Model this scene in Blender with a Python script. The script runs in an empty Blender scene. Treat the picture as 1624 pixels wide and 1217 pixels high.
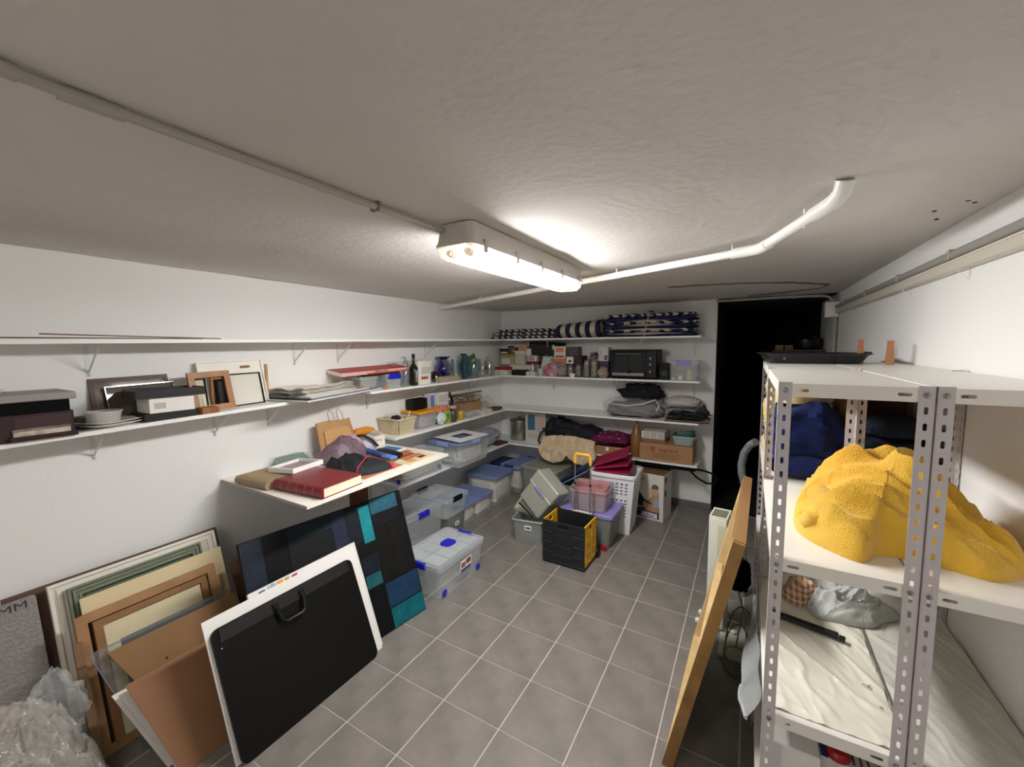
import bpy, bmesh, math, random
from mathutils import Vector, Matrix, noise
SC = bpy.context.scene
COL = SC.collection
PI = math.pi
R = math.radians
# ---------------------------------------------------------------- camera, world, exposure
cam = bpy.data.cameras.new('camera')
cam.sensor_width = 36.0
cam.lens = 652.29 / 1624 * 36.0
cam.clip_start = 0.02
cam_o = bpy.data.objects.new('camera', cam)
COL.objects.link(cam_o)
def cam_matrix():
    pit, yaw, roll = .0903, .5248, -.0085
    cy, sy, cp, sp = math.cos(yaw), math.sin(yaw), math.cos(pit), math.sin(pit)
    f = Vector((-sy * cp, cy * cp, -sp)); r = Vector((cy, sy, 0)); u = r.cross(f)
    c, s = math.cos(roll), math.sin(roll)
    rr_, uu = c * r + s * u, -s * r + c * u
    m = Matrix((rr_, uu, -f)).transposed().to_4x4()
    m.translation = Vector((0, 0, 1.8241))
    return m
cam_o.matrix_world = cam_matrix()
SC.camera = cam_o
w = bpy.data.worlds.new('world'); SC.world = w; w.use_nodes = True
w.node_tree.nodes['Background'].inputs[0].default_value = (.5, .5, .55, 1)
w.node_tree.nodes['Background'].inputs[1].default_value = .05
SC.view_settings.view_transform = 'Standard'
SC.view_settings.look = 'None'
SC.view_settings.gamma = 1.0
SC.view_settings.use_curve_mapping = False
SC.view_settings.exposure = 0.0
LAMP = 90.0        # radiance of the fluorescent diffuser
FILL_LAMP = 32.0       # added fill light behind the camera, out of view
try:
    SC.cycles.transparent_max_bounces = 24
    SC.cycles.max_bounces = 10
    SC.cycles.diffuse_bounces = 6
except Exception:
    pass
# ---------------------------------------------------------------- materials
def lin(c):
    if isinstance(c, str):
        c = tuple(int(c[i:i + 2], 16) / 255 for i in (0, 2, 4))
        c = tuple(v / 12.92 if v <= .04045 else ((v + .055) / 1.055) ** 2.4 for v in c)
    return (c[0], c[1], c[2], 1)
MC = {}
def M(name, col='808080', rough=.55, metal=0, var=0, vs=8, bump=0, bs=60, alpha=1, spec=.5, emit=0, sheen=0, col2=None):
    if name in MC: return MC[name]
    m = bpy.data.materials.new(name); m.use_nodes = True; nt = m.node_tree; b = nt.nodes['Principled BSDF']
    L = nt.links.new
    b.inputs['Base Color'].default_value = lin(col); b.inputs['Roughness'].default_value = rough
    b.inputs['Metallic'].default_value = metal; b.inputs['Specular IOR Level'].default_value = spec
    b.inputs['Alpha'].default_value = alpha
    if sheen: b.inputs['Sheen Weight'].default_value = sheen
    tc = nt.nodes.new('ShaderNodeTexCoord') if (var or bump) else None
    if var:
        n = nt.nodes.new('ShaderNodeTexNoise'); n.inputs['Scale'].default_value = vs; n.inputs['Detail'].default_value = 5
        L(tc.outputs['Object'], n.inputs['Vector'])
        mr = nt.nodes.new('ShaderNodeMapRange'); L(n.outputs[0], mr.inputs[0])
        mr.inputs[1].default_value = .3; mr.inputs[2].default_value = .7
        mx = nt.nodes.new('ShaderNodeMix'); mx.data_type = 'RGBA'
        c = lin(col); c2 = lin(col2) if col2 else tuple(min(1, v * (1 - var)) for v in c[:3]) + (1,)
        mx.inputs[6].default_value = c; mx.inputs[7].default_value = c2
        L(mr.outputs[0], mx.inputs[0]); L(mx.outputs[2], b.inputs['Base Color'])
    if bump:
        n = nt.nodes.new('ShaderNodeTexNoise'); n.inputs['Scale'].default_value = bs; n.inputs['Detail'].default_value = 4
        L(tc.outputs['Object'], n.inputs['Vector'])
        bp = nt.nodes.new('ShaderNodeBump'); bp.inputs['Strength'].default_value = bump; bp.inputs['Distance'].default_value = .01
        L(n.outputs[0], bp.inputs['Height']); L(bp.outputs[0], b.inputs['Normal'])
    if emit:
        b.inputs['Emission Color'].default_value = lin(col); b.inputs['Emission Strength'].default_value = emit
    MC[name] = m
    return m
def GLASS(name, tint='e8f0ee', gloss=.25, milky=.08):
    if name in MC: return MC[name]
    m = bpy.data.materials.new(name); m.use_nodes = True; nt = m.node_tree; nt.nodes.clear(); L = nt.links.new
    o = nt.nodes.new('ShaderNodeOutputMaterial'); t = nt.nodes.new('ShaderNodeBsdfTransparent'); g = nt.nodes.new('ShaderNodeBsdfGlossy')
    d = nt.nodes.new('ShaderNodeBsdfDiffuse'); lw = nt.nodes.new('ShaderNodeLayerWeight'); mr = nt.nodes.new('ShaderNodeMapRange')
    t.inputs[0].default_value = lin(tint); g.inputs[0].default_value = (.9, .9, .9, 1); g.inputs['Roughness'].default_value = .06
    d.inputs[0].default_value = lin(tint)
    lw.inputs[0].default_value = .35
    mr.inputs[3].default_value = .04; mr.inputs[4].default_value = gloss + .35
    m1 = nt.nodes.new('ShaderNodeMixShader'); m2 = nt.nodes.new('ShaderNodeMixShader')
    L(lw.outputs[1], mr.inputs[0]); m1.inputs[0].default_value = milky
    L(t.outputs[0], m1.inputs[1]); L(d.outputs[0], m1.inputs[2]); L(mr.outputs[0], m2.inputs[0]); L(m1.outputs[0], m2.inputs[1]); L(g.outputs[0], m2.inputs[2])
    L(m2.outputs[0], o.inputs[0]); MC[name] = m
    return m
def STRIPE(name, ca, cb, scale=20, axis='X', both=False, rough=.8, dist=0.0):
    """woven stripes or checks: cloth print"""
    if name in MC: return MC[name]
    m = M(name, ca, rough, bump=.3, bs=300); nt = m.node_tree; L = nt.links.new; b = nt.nodes['Principled BSDF']
    tc = nt.nodes.new('ShaderNodeTexCoord')
    def wv(ax):
        wn = nt.nodes.new('ShaderNodeTexWave'); wn.bands_direction = ax; wn.inputs['Scale'].default_value = scale
        wn.inputs['Distortion'].default_value = dist; wn.inputs['Detail Scale'].default_value = 1.5
        L(tc.outputs['Object'], wn.inputs[0])
        cr = nt.nodes.new('ShaderNodeValToRGB'); cr.color_ramp.elements[0].position = .45; cr.color_ramp.elements[1].position = .55
        L(wn.outputs[1], cr.inputs[0]); return cr.outputs[0]
    f = wv(axis)
    if both:
        g = wv('Z' if axis != 'Z' else 'Y'); a = nt.nodes.new('ShaderNodeMath'); a.operation = 'AVERAGE' if False else 'MULTIPLY_ADD'
        a.inputs[1].default_value = .5; L(f, a.inputs[0])
        h = nt.nodes.new('ShaderNodeMath'); h.operation = 'MULTIPLY'; h.inputs[1].default_value = .5; L(g, h.inputs[0]); L(h.outputs[0], a.inputs[2]); f = a.outputs[0]
    mx = nt.nodes.new('ShaderNodeMix'); mx.data_type = 'RGBA'; mx.inputs[6].default_value = lin(ca); mx.inputs[7].default_value = lin(cb)
    L(f, mx.inputs[0]); L(mx.outputs[2], b.inputs['Base Color'])
    return m
# ---------------------------------------------------------------- mesh builder
def rr(w, d, r=.01, n=3):
    r = min(r, w / 2 - 1e-4, d / 2 - 1e-4); p = []
    for cx, cy, a0 in ((w / 2 - r, d / 2 - r, 0), (-w / 2 + r, d / 2 - r, 90), (-w / 2 + r, -d / 2 + r, 180), (w / 2 - r, -d / 2 + r, 270)):
        for i in range(n + 1):
            a = R(a0 + 90 * i / n); p.append((cx + r * math.cos(a), cy + r * math.sin(a)))
    return p
class MB:
    def __init__(s): s.bm = bmesh.new(); s.m = Matrix.Identity(4)
    def at(s, m): s.m = m; return s
    def v(s, p): return s.bm.verts.new(s.m @ Vector(p))
    def f(s, vs, mi=0):
        try:
            f = s.bm.faces.new(vs); f.material_index = mi; return f
        except ValueError: return None
    def poly(s, pts, mi=0): s.f([s.v(p) for p in pts], mi); return s
    def box(s, x0, x1, y0, y1, z0, z1, bev=0, mi=0):
        vs = [s.v((x, y, z)) for z in (z0, z1) for y in (y0, y1) for x in (x0, x1)]
        fs = [s.f([vs[i] for i in q], mi) for q in ((0, 2, 3, 1), (4, 5, 7, 6), (0, 1, 5, 4), (2, 6, 7, 3), (0, 4, 6, 2), (1, 3, 7, 5))]
        if bev:
            es = list({e for f in fs for e in f.edges})
            r = bmesh.ops.bevel(s.bm, geom=es, offset=bev, segments=1, affect='EDGES', profile=.5)
            for f in r['faces']: f.material_index = mi
        return s
    def prism(s, poly, z0, z1, mi=0, bev=0):
        a = [s.v((x, y, z0)) for x, y in poly]; b = [s.v((x, y, z1)) for x, y in poly]; n = len(poly)
        s.f(a[::-1], mi); s.f(b, mi)
        for i in range(n): s.f([a[i], a[(i + 1) % n], b[(i + 1) % n], b[i]], mi)
        return s
    def loft(s, loops, c0=True, c1=True, mi=0, closed=True):
        L = [[s.v(p) for p in l] for l in loops]; n = len(L[0])
        for a, b in zip(L, L[1:]):
            for i in range(n if closed else n - 1): s.f([a[i], a[(i + 1) % n], b[(i + 1) % n], b[i]], mi)
        if c0: s.f(L[0][::-1], mi)
        if c1: s.f(L[-1], mi)
        return s
    def lathe(s, prof, seg=24, cx=0, cy=0, mi=0, close=True):
        loops = [[(cx + r * math.cos(2 * PI * i / seg), cy + r * math.sin(2 * PI * i / seg), z) for i in range(seg)] for r, z in prof]
        return s.loft(loops, close, close, mi)
    def tube(s, path, r, seg=8, mi=0, closed=False, caps=True):
        P = [Vector(p) for p in path]; n = len(P); up = Vector((0, 0, 1)); loops = []; prev = None
        for i in range(n):
            t = (P[(i + 1) % n] - P[i - 1]) if (closed or 0 < i < n - 1) else (P[1] - P[0] if i == 0 else P[-1] - P[-2])
            t.normalize()
            a = prev if prev is not None else (Vector((1, 0, 0)) if abs(t.z) > .9 else up)
            x = (a - t * a.dot(t)).normalized(); y = t.cross(x); prev = x
            rad = r[i] if isinstance(r, (list, tuple)) else r
            loops.append([P[i] + rad * (math.cos(2 * PI * k / seg) * x + math.sin(2 * PI * k / seg) * y) for k in range(seg)])
        if closed: loops.append(loops[0]); caps = False
        return s.loft(loops, caps, caps, mi)
    def shell(s, w, d, h, t=.004, taper=.9, r=.03, z0=0, mi=0, rim=.008):
        o0 = rr(w * taper, d * taper, r); o1 = rr(w, d, r); i1 = rr(w - 2 * t, d - 2 * t, r); i0 = rr(w * taper - 2 * t, d * taper - 2 * t, r); R1 = rr(w + 2 * rim, d + 2 * rim, r + rim)
        z = lambda l, q: [(a, b, q) for a, b in l]
        return s.loft([z(o0, z0), z(o1, z0 + h - .02), z(R1, z0 + h - .018), z(R1, z0 + h), z(i1, z0 + h), z(i0, z0 + t)], True, True, mi)
def sm(o, ang=35):
    me = o.data
    for p in me.polygons: p.use_smooth = True
    try: me.set_sharp_from_angle(angle=R(ang))
    except Exception: pass
def part(name, mb, mats, parent=None, smooth=False, label=None, loc=(0, 0, 0), rot=(0, 0, 0)):
    me = bpy.data.meshes.new(name); bm = mb.bm
    bmesh.ops.remove_doubles(bm, verts=bm.verts, dist=1e-6)
    bmesh.ops.recalc_face_normals(bm, faces=bm.faces)
    bm.to_mesh(me); bm.free()
    for m in (mats if isinstance(mats, (list, tuple)) else [mats]): me.materials.append(m)
    o = bpy.data.objects.new(name, me); COL.objects.link(o); o.location = loc; o.rotation_euler = rot
    if parent is not None: o.parent = parent
    if smooth: sm(o)
    if label: o['label'] = label
    return o
def tag(o, label, cat, group=None, kind=None):
    if label: o['label'] = label
    if cat: o['category'] = cat
    if group: o['group'] = group
    if kind: o['kind'] = kind
    return o
def thing(name, label, cat, loc=(0, 0, 0), rz=0, group=None):
    o = bpy.data.objects.new(name, None); COL.objects.link(o); o.empty_display_size = .05
    o.location = loc; o.rotation_euler = (0, 0, R(rz)); return tag(o, label, cat, group)
def solo(name, label, cat, mb, mats, loc=(0, 0, 0), rz=0, group=None, smooth=False, kind=None):
    return tag(part(name, mb, mats, None, smooth, None, loc, (0, 0, R(rz))), label, cat, group, kind)
def struct(name, mb, mats, smooth=False, parent=None):
    o = part(name, mb, mats, parent, smooth)
    if parent is None: o['kind'] = 'structure'
    return o
def frame_thing(name, label, cat, bl, br, tl, group=None):
    """root whose local X runs along the bottom edge, Y up the leaning face, Z out of it"""
    bl, br, tl = Vector(bl), Vector(br), Vector(tl); x = (br - bl); W = x.length; x.normalize()
    y = tl - bl; y = y - x * y.dot(x); H = y.length; y.normalize(); z = x.cross(y)
    o = thing(name, label, cat, group=group); m = Matrix((x, y, z)).transposed().to_4x4(); m.translation = bl
    o.matrix_world = m
    return o, W, H
def text(name, body, size, mat, parent, loc, rot=(0, 0, 0), ext=.0004, align='CENTER', sx=1):
    cu = bpy.data.curves.new(name, 'FONT'); cu.body = body; cu.size = size; cu.extrude = ext; cu.align_x = align; cu.align_y = 'CENTER'
    cu.resolution_u = 2
    o = bpy.data.objects.new(name, cu); COL.objects.link(o); o.parent = parent; o.location = loc; o.rotation_euler = rot; o.scale = (sx, 1, 1)
    cu.materials.append(mat)
    bpy.context.view_layer.update()
    me = bpy.data.meshes.new_from_object(o.evaluated_get(bpy.context.evaluated_depsgraph_get()))
    n_ = bpy.data.objects.new('lettering_mesh', me); COL.objects.link(n_)
    n_.parent = parent; n_.location = loc; n_.rotation_euler = rot; n_.scale = (sx, 1, 1)
    bpy.data.objects.remove(o); bpy.data.curves.remove(cu); n_.name = name; return n_
def fbm(x, y, z=0, o=4): return noise.fractal(Vector((x, y, z)), .8, 2.1, o)
def heap(mb, outline, hf, seed=0, fa=.02, fs=6, ang=0, edge=.012, nr=22, na=84, stretch=3.0, p=3.6, fine=.15):
    """cloth heaped inside an outline (list of x, y): ridged folds running at ang, rounded down to the rim"""
    n = len(outline); cx = sum(q[0] for q in outline) / n; cy = sum(q[1] for q in outline) / n
    pts = []
    for k in range(na):
        t = k / na * n; i = int(t); u = t - i; P = [outline[(i + j - 1) % n] for j in range(4)]
        q = [.5 * ((2 * P[1][c]) + (-P[0][c] + P[2][c]) * u + (2 * P[0][c] - 5 * P[1][c] + 4 * P[2][c] - P[3][c]) * u * u + (-P[0][c] + 3 * P[1][c] - 3 * P[2][c] + P[3][c]) * u ** 3) for c in (0, 1)]
        pts.append(q)
    ca, sa = math.cos(R(ang)), math.sin(R(ang))
    rings = []
    for j in range(1, nr + 1):
        r = j / nr; ring = []
        for x1, y1 in pts:
            x, y = cx + (x1 - cx) * r, cy + (y1 - cy) * r
            dome = (1 - r ** p) ** .55 if r < 1 else 0
            u = (x * ca + y * sa) / stretch * fs; vv = (-x * sa + y * ca) * fs
            wx_, wy_ = noise.noise(Vector((u + seed, vv, 1.3))) * .9, noise.noise(Vector((u, vv + seed, 7.7))) * .9
            n1 = noise.noise(Vector((u + wx_, vv + wy_, seed * 1.7))); n2 = noise.noise(Vector((vv * .8 + wx_ * 2 + 9, u * 1.6 + wy_ * 2, seed * 2.3)))
            rid = (1 - min(1, abs(n1) * 3.2)) * 1.0 + (1 - min(1, abs(n2) * 3.6)) * .55 + n1 * .8
            h = hf(x, y) * dome + fa * (rid - .3) * min(1, dome * 1.6) + fa * fine * fbm(x * 22, y * 22, seed, 3) * dome + edge
            ring.append((x, y, max(h, edge * .6)))
        rings.append(ring)
    base = [[(x, y, 0) for x, y, _ in rings[-1]]]
    mb.loft(base + rings[::-1], True, False)
    c = mb.v((cx, cy, hf(cx, cy) + edge))
    # close the middle
    mb.bm.verts.ensure_lookup_table()
    last = mb.bm.verts[-1 - na:-1]
    for i in range(na): mb.f([last[i], last[(i + 1) % na], c])
    return mb
def lump(mb, w, d, h, seed=0, amp=.12, fs=3, px=2.6, pz=2.2, nu=48, nv=24, crease=.5, flat=.03):
    """soft closed body (bag, pillow): super-ellipsoid with creases, resting flat on z=0"""
    loops = []
    def sp(c, e): return math.copysign(abs(c) ** (2 / e), c)
    for j in range(1, nv):
        ph = -PI / 2 + PI * j / nv; l = []
        for i in range(nu):
            th = 2 * PI * i / nu
            x = sp(math.cos(ph), pz) * sp(math.cos(th), px); y = sp(math.cos(ph), pz) * sp(math.sin(th), px); z = sp(math.sin(ph), pz)
            nn = fbm(x * fs + seed, y * fs, z * fs + seed * .7, 4)
            cr = 1 - 2 * abs(fbm(x * fs * .8 + seed * 2, y * fs * .8 + z * 1.5, z * fs * .5, 2))
            k = 1 + amp * (nn + crease * (cr - .5))
            l.append((x * w / 2 * k, y * d / 2 * k, max(0, h / 2 + z * h / 2 * k)))
        loops.append(l)
    return mb.loft(loops, True, True)
# ---------------------------------------------------------------- common materials
wall_m = M('wall_paint', 'eae9e7', .8, bump=.12, bs=35)
ceil_m = M('ceiling_plaster', 'd6d1cc', .9, var=.10, vs=1.3, bump=.28, bs=34)
tile_m = M('tile_ceramic', '837d77', .42, var=.34, vs=5.5, bump=.03, bs=25)
tile_k = M('skirting_tile', '6f6b68', .5, var=.15, vs=5)
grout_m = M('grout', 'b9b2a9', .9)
dark_m = M('unlit_store_wall', '0c0c0d', .95)  # near-black base colour carries the darkness of the unlit store
shelf_m = M('shelf_melamine', 'f0f0ee', .35)
white_m = M('white_plastic', 'eceae6', .4)
paper_m = M('white_paper', 'efeeea', .7)
card_m = M('cardboard', 'a9825a', .85, var=.12, vs=6)
carddk_m = M('cardboard_dark', '7c5a3e', .85, var=.15, vs=6)
black_m = M('black_plastic', '0b0c0d', .45, spec=.3)
blackm_m = M('black_matt', '08080a', .9, spec=.2)
metal_m = M('steel', 'b8b8b8', .25, 1)
screw_m = M('screw_zinc', '9a9a98', .3, 1)
wood_m = M('oak_wood', 'a8703c', .5, var=.35, vs=14, col2='7d4e26')
pine_m = M('pine_wood', 'c99a62', .6, var=.25, vs=12, col2='a8763f')
dkwood_m = M('dark_wood', '4d2616', .5, var=.3, vs=12)
navyc_m = M('navy_cloth', '15181f', .75, bump=.3, bs=200)
# ---------------------------------------------------------------- room shell
ZC, YB, XR = 2.30, 4.90, 0.70
def xl(y): return -2.914 - .0195 * (y - .5)
Y0 = -1.7
struct('wall_left', MB().prism([(xl(Y0), Y0), (xl(YB) , YB), (xl(YB) - .1, YB + .1), (xl(Y0) - .1, Y0)], 0, ZC), wall_m)
struct('wall_back', MB().box(-3.1, -.319, YB, YB + .1, 0, ZC), wall_m)
struct('wall_right', MB().box(XR, XR + .1, Y0, 6.0, 0, ZC), wall_m)
struct('wall_front', MB().box(-3.1, XR + .1, Y0 - .1, Y0, 0, ZC), wall_m)
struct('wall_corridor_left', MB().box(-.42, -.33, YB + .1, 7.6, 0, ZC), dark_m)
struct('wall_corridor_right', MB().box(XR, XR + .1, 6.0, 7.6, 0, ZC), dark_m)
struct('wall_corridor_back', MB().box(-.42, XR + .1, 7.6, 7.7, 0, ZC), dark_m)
# ceiling: uneven hand-trowelled plaster
mb = MB(); nx, ny = 60, 96
g = [[mb.v((-3.12 + 3.92 * i / nx, Y0 - .1 + (YB + .12 - Y0) * j / ny, ZC + .006 * fbm(i * .13, j * .13, 3) + .0016 * fbm(i * .9, j * .9, 8))) for i in range(nx + 1)] for j in range(ny + 1)]
for j in range(ny):
    for i in range(nx): mb.f([g[j][i], g[j][i + 1], g[j + 1][i + 1], g[j + 1][i]])
mb.box(-3.12, .8, Y0 - .1, YB + .02, ZC + .03, ZC + .1)
struct('ceiling', mb, ceil_m, smooth=True)
struct('ceiling_corridor', MB().box(-3.1, .8, YB + .02, 7.7, ZC, ZC + .1), M('unlit_ceiling', '25231f', .95))  # light falloff past the opening is put into this dark colour
# floor: grout bed with one tile per piece
fl = struct('floor', MB().box(-3.1, .8, Y0 - .1, YB + .02, -.1, -.0015), grout_m)
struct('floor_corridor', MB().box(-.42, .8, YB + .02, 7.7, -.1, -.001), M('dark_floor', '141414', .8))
T = 1 / 3; ox, oy = -.3072, .1945; tcache = {}
random.seed(4)
for i in range(-9, 4):
    for j in range(-6, 15):
        x0, x1 = max(ox + i * T, xl(oy + j * T) + .002), min(ox + (i + 1) * T, XR - .002); y0, y1 = max(oy + j * T, Y0), min(oy + (j + 1) * T, YB)
        if x1 - x0 < .02 or y1 - y0 < .02: continue
        k = (round(x1 - x0, 2), round(y1 - y0, 2))
        if k not in tcache:
            o = part('tile', MB().box(.0016, x1 - x0 - .0016, .0016, y1 - y0 - .0016, -.012, 0, bev=.0012), tile_m, fl)
            tcache[k] = o.data
        else:
            o = bpy.data.objects.new('tile', tcache[k]); COL.objects.link(o); o.parent = fl
        o.location = (x0, y0, random.uniform(-.0003, .0003))
struct('baseboard_back', MB().box(-2.98, -.319, YB - .011, YB - .0005, .001, .075, bev=.002), tile_k)
struct('baseboard_left', MB().prism([(xl(Y0) + .0005, Y0), (xl(Y0) + .011, Y0), (xl(YB - .02) + .011, YB - .02), (xl(YB - .02) + .0005, YB - .02)], .001, .075), tile_k)
struct('baseboard_right', MB().box(XR - .011, XR - .0005, Y0, YB, .001, .075, bev=.002), tile_k)
# ---------------------------------------------------------------- fluorescent luminaire
LX0, LX1, LY0, LY1 = -1.095, -.905, 1.28, 2.46
lampg_m = M('luminaire_grey', 'cfcbc4', .45)
lens_m = M('diffuser_lit', 'fdfcfb', .4, emit=LAMP)
def luminaire(x, y0, y1, label, lens, clear):
    t = thing('ceiling_light', label, 'ceiling light', (x, y0, 2.16))
    L = y1 - y0; z = .136
    part('housing', MB().loft([[(a, b + L / 2, z) for a, b in rr(.165, L - .03, .03)], [(a, b + L / 2, .07) for a, b in rr(.178, L - .01, .03)], [(a, b + L / 2, .058) for a, b in rr(.19, L, .03)], [(a, b + L / 2, .05) for a, b in rr(.19, L, .03)]]), lampg_m, t, True)
    d0, d1 = .10, L - .05
    def dsec(y, s=1): return [(-.085 * s, y, .0495), (-.078 * s, y, .02), (-.055 * s, y, .003), (.055 * s, y, .003), (.078 * s, y, .02), (.085 * s, y, .0495)]
    part('diffuser', MB().loft([dsec(d0), dsec(d1)]), lens, t)
    part('diffuser_end', MB().loft([dsec(.012, .9), dsec(.02), dsec(d0 - .001)]), clear, t)
    part('diffuser_end', MB().loft([dsec(d1 + .001), dsec(L - .018), dsec(L - .01, .9)]), clear, t)
    for sx in (-.042, .042):
        m = Matrix.Translation((sx, .03, .03)) @ Matrix.Rotation(-PI / 2, 4, 'X')
        q = MB(); q.at(m); q.lathe([(.012, 0), (.012, .012), (.016, .013), (.016, .02), (.012, .021), (.012, .028), (.016, .029), (.016, .036), (.012, .037), (.013, .07)], 14)
        part('lamp_socket', q, M('lamp_cap', 'a9a59b', .4), t)
    for k in range(5):
        for s in (-1, 1):
            part('clip', MB().box(s * .0955 - .004, s * .0955 + .004, .09 + k * (L - .18) / 4 - .011, .09 + k * (L - .18) / 4 + .011, .028, .078, bev=.002), M('clip_grey', 'aaa69e', .4), t)
    return t
luminaire(-1.0, LY0, LY1, 'lit twin-tube fluorescent batten with a clear ribbed end, hanging under the white ceiling', lens_m, GLASS('diffuser_clear', 'fffaf0', .2, .35))
# ---------------------------------------------------------------- pipes and conduits
cond_m = M('conduit_grey', 'a9a59d', .5)
wp_m = M('pipe_white', 'eeede9', .35)
t = thing('ceiling_conduit', 'grey electrical conduit running along the ceiling to the near end of the lit lamp', 'conduit', (-1.085, 0, 2.285))
part('pipe', MB().tube([(.35, -.9, 0), (.12, -.35, 0), (.04, 0, 0), (.01, .15, 0), (0, .3, 0), (.0, .9, 0), (.035, 1.3, -.012)], .0115, 10), cond_m, t, True)
part('sleeve', MB().tube([(-.004, .27, 0), (-.003, .36, 0)], .0145, 12), cond_m, t, True)
part('sleeve', MB().tube([(.05, -.05, 0), (.02, .1, 0), (.004, .22, 0)], .014, 12), cond_m, t, True)
for y in (.985, ):
    part('clip', MB().box(-.015, .017, y - .008, y + .008, -.016, .013, bev=.003).box(.012, .022, y - .004, y + .004, -.01, .014), M('clip_dark', '6e6a64', .5), t)
t = thing('drain_pipe', 'white plastic pipe crossing the ceiling with an elbow, passing behind the lamp', 'pipe', (0, 0, 2.25))
part('pipe', MB().tube([(xl(3.56) + .015, 3.545, -.003), (-1.3, 2.80, 0), (.0, 2.205, 0)], .0195, 14), wp_m, t, True)
part('pipe', MB().tube([(.02, 2.19, 0), (.195, 1.65, .004)], .0205, 14), wp_m, t, True)
part('elbow', MB().tube([(-.09, 2.246, 0), (-.03, 2.22, 0), (.012, 2.197, 0), (.03, 2.165, 0), (.05, 2.10, 0)], .0245, 16), wp_m, t, True)
part('elbow', MB().tube([(.165, 1.74, .003), (.205, 1.62, .006), (.218, 1.585, .02), (.222, 1.57, .05)], .0245, 16), wp_m, t, True)
part('open_end', MB().at(Matrix.Translation((xl(3.56) + .006, 3.55, -.003)) @ Matrix.Rotation(PI / 2, 4, 'Y')).lathe([(.02, -.004), (.026, -.004), (.026, .02), (.02, .02)], 16, close=False), wp_m, t, True)
for x, y in ((-2.18, 3.19), (-1.27, 2.787), (-.725, 2.537), (-.094, 2.25), (.145, 1.80)):
    part('clip', MB().tube([(x, y + .0, .045), (x + .004, y - .023, .01), (x, y - .018, -.016), (x, y, -.0235), (x, y + .02, -.012), (x, y + .024, .01), (x, y + .006, .045)], .0022, 6), wp_m, t)
part('ceiling_clip', MB().tube([(.17, .0, 0)], .001) if False else MB().box(-1.02, -.98, .0, .004, .04, .046), screw_m, t)
# hairline plaster cracks and small chips, with their own shape
crk = M('plaster_crack', '55483f', .9)
random.seed(12)
pts = [(-.607, 3.641), (-.368, 3.631), (-.063, 3.714), (.232, 3.869), (.454, 4.092), (.535, 4.184), (.492, 4.413), (.23, 4.585), (-.076, 4.725)]
fine_ = []
for a, b in zip(pts, pts[1:]):
    for k in range(7): u = k / 7; fine_.append((a[0] + (b[0] - a[0]) * u + random.uniform(-.012, .012), a[1] + (b[1] - a[1]) * u + random.uniform(-.012, .012)))
q = MB()
for i, (a, b) in enumerate(zip(fine_, fine_[1:])):
    w0_ = .003 + .004 * abs(math.sin(i * .7)); q.loft([[(a[0], a[1] - w0_, z), (b[0], b[1] - w0_, z), (b[0], b[1] + w0_, z), (a[0], a[1] + w0_, z)] for z in (2.2925, 2.30)])
part('plaster_crack', q, crk, bpy.data.objects['ceiling'])
for x, y in ((.61, 1.994), (.638, 2.032), (.554, 2.087), (.60, 2.23)):
    part('plaster_chip', MB().lathe([(.001, 2.2935), (.006, 2.2935), (.007, 2.30), (.001, 2.30)], 7, x, y), crk, bpy.data.objects['ceiling'])
t = thing('cable_trunking', 'beige cable trunking and grey conduit running high along the right wall', 'trunking', (XR, 0, 2.1))
tr_m = M('trunking_beige', 'c9c3b6', .5); cg_m = M('conduit_wall', '9a968e', .5)
part('conduit', MB().tube([(-.03, -.9, .062), (-.03, 4.78, .062)], .019, 12), cg_m, t, True)
part('trunk', MB().box(-.042, -.002, -.9, 4.8, .0, .035, bev=.002), tr_m, t)
part('trunk_lip', MB().box(-.046, -.04, -.9, 4.8, .033, .039), M('trunk_edge', 'e0d6c8', .4), t)
for y in (1.2, 2.21, 2.87, 3.58, 4.25):
    part('bracket', MB().tube([(-.038, y, -.001), (-.004, y, -.001), (-.004, y, -.04), (-.038, y, -.001)], .0016, 6), white_m, t)
    part('clip', MB().box(-.052, -.01, y + .05, y + .066, .042, .083, bev=.004), cg_m, t)
t = thing('junction_box', 'small white junction box at the far end of the wall trunking', 'junction box', (.645, 4.87, 2.07))
part('case', MB().box(-.055, .05, -.04, .04, 0, .14, bev=.004), wp_m, t)
part('cover', MB().box(-.048, .043, -.046, -.0405, .008, .132, bev=.002), wp_m, t)
t = thing('wall_conduit', 'grey conduit dropping down the right wall below the junction box', 'conduit', (.675, 4.87, 1.0))
part('pipe', MB().tube([(0, 0, -.95), (0, 0, 1.065)], .013, 10), cond_m, t, True)
part('clip', MB().box(-.018, .022, -.02, .02, .55, .565, bev=.002), cond_m, t)
t = thing('door_head_conduit', 'white conduit crossing the ceiling above the dark opening and bending down at the wall', 'conduit', (0, 4.86, 2.275))
part('pipe', MB().tube([(-.33, 0, 0), (.2, 0, .004), (.5, 0, 0), (.58, 0, -.005), (.625, 0, -.02), (.65, .0, -.06)], .012, 10), cond_m, t, True)
part('clip', MB().box(.34, .352, -.016, .016, -.014, .024), cond_m, t)
t = thing('ceiling_clip', 'bent metal hook left in the ceiling near the upper-left corner', 'hook', (-1.0, .12, 2.29))
part('hook', MB().tube([(0, 0, .01), (-.0, 0, -.008), (.03, .035, -.008)], .002, 6), screw_m, t)
t['label'] = 'bent metal hook left in the plaster near the start of the grey conduit'
t.location = (-.77, .13, 2.29)
part('plate', MB().box(-.008, .008, -.02, -.004, -.01, .01), screw_m, t)

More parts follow.
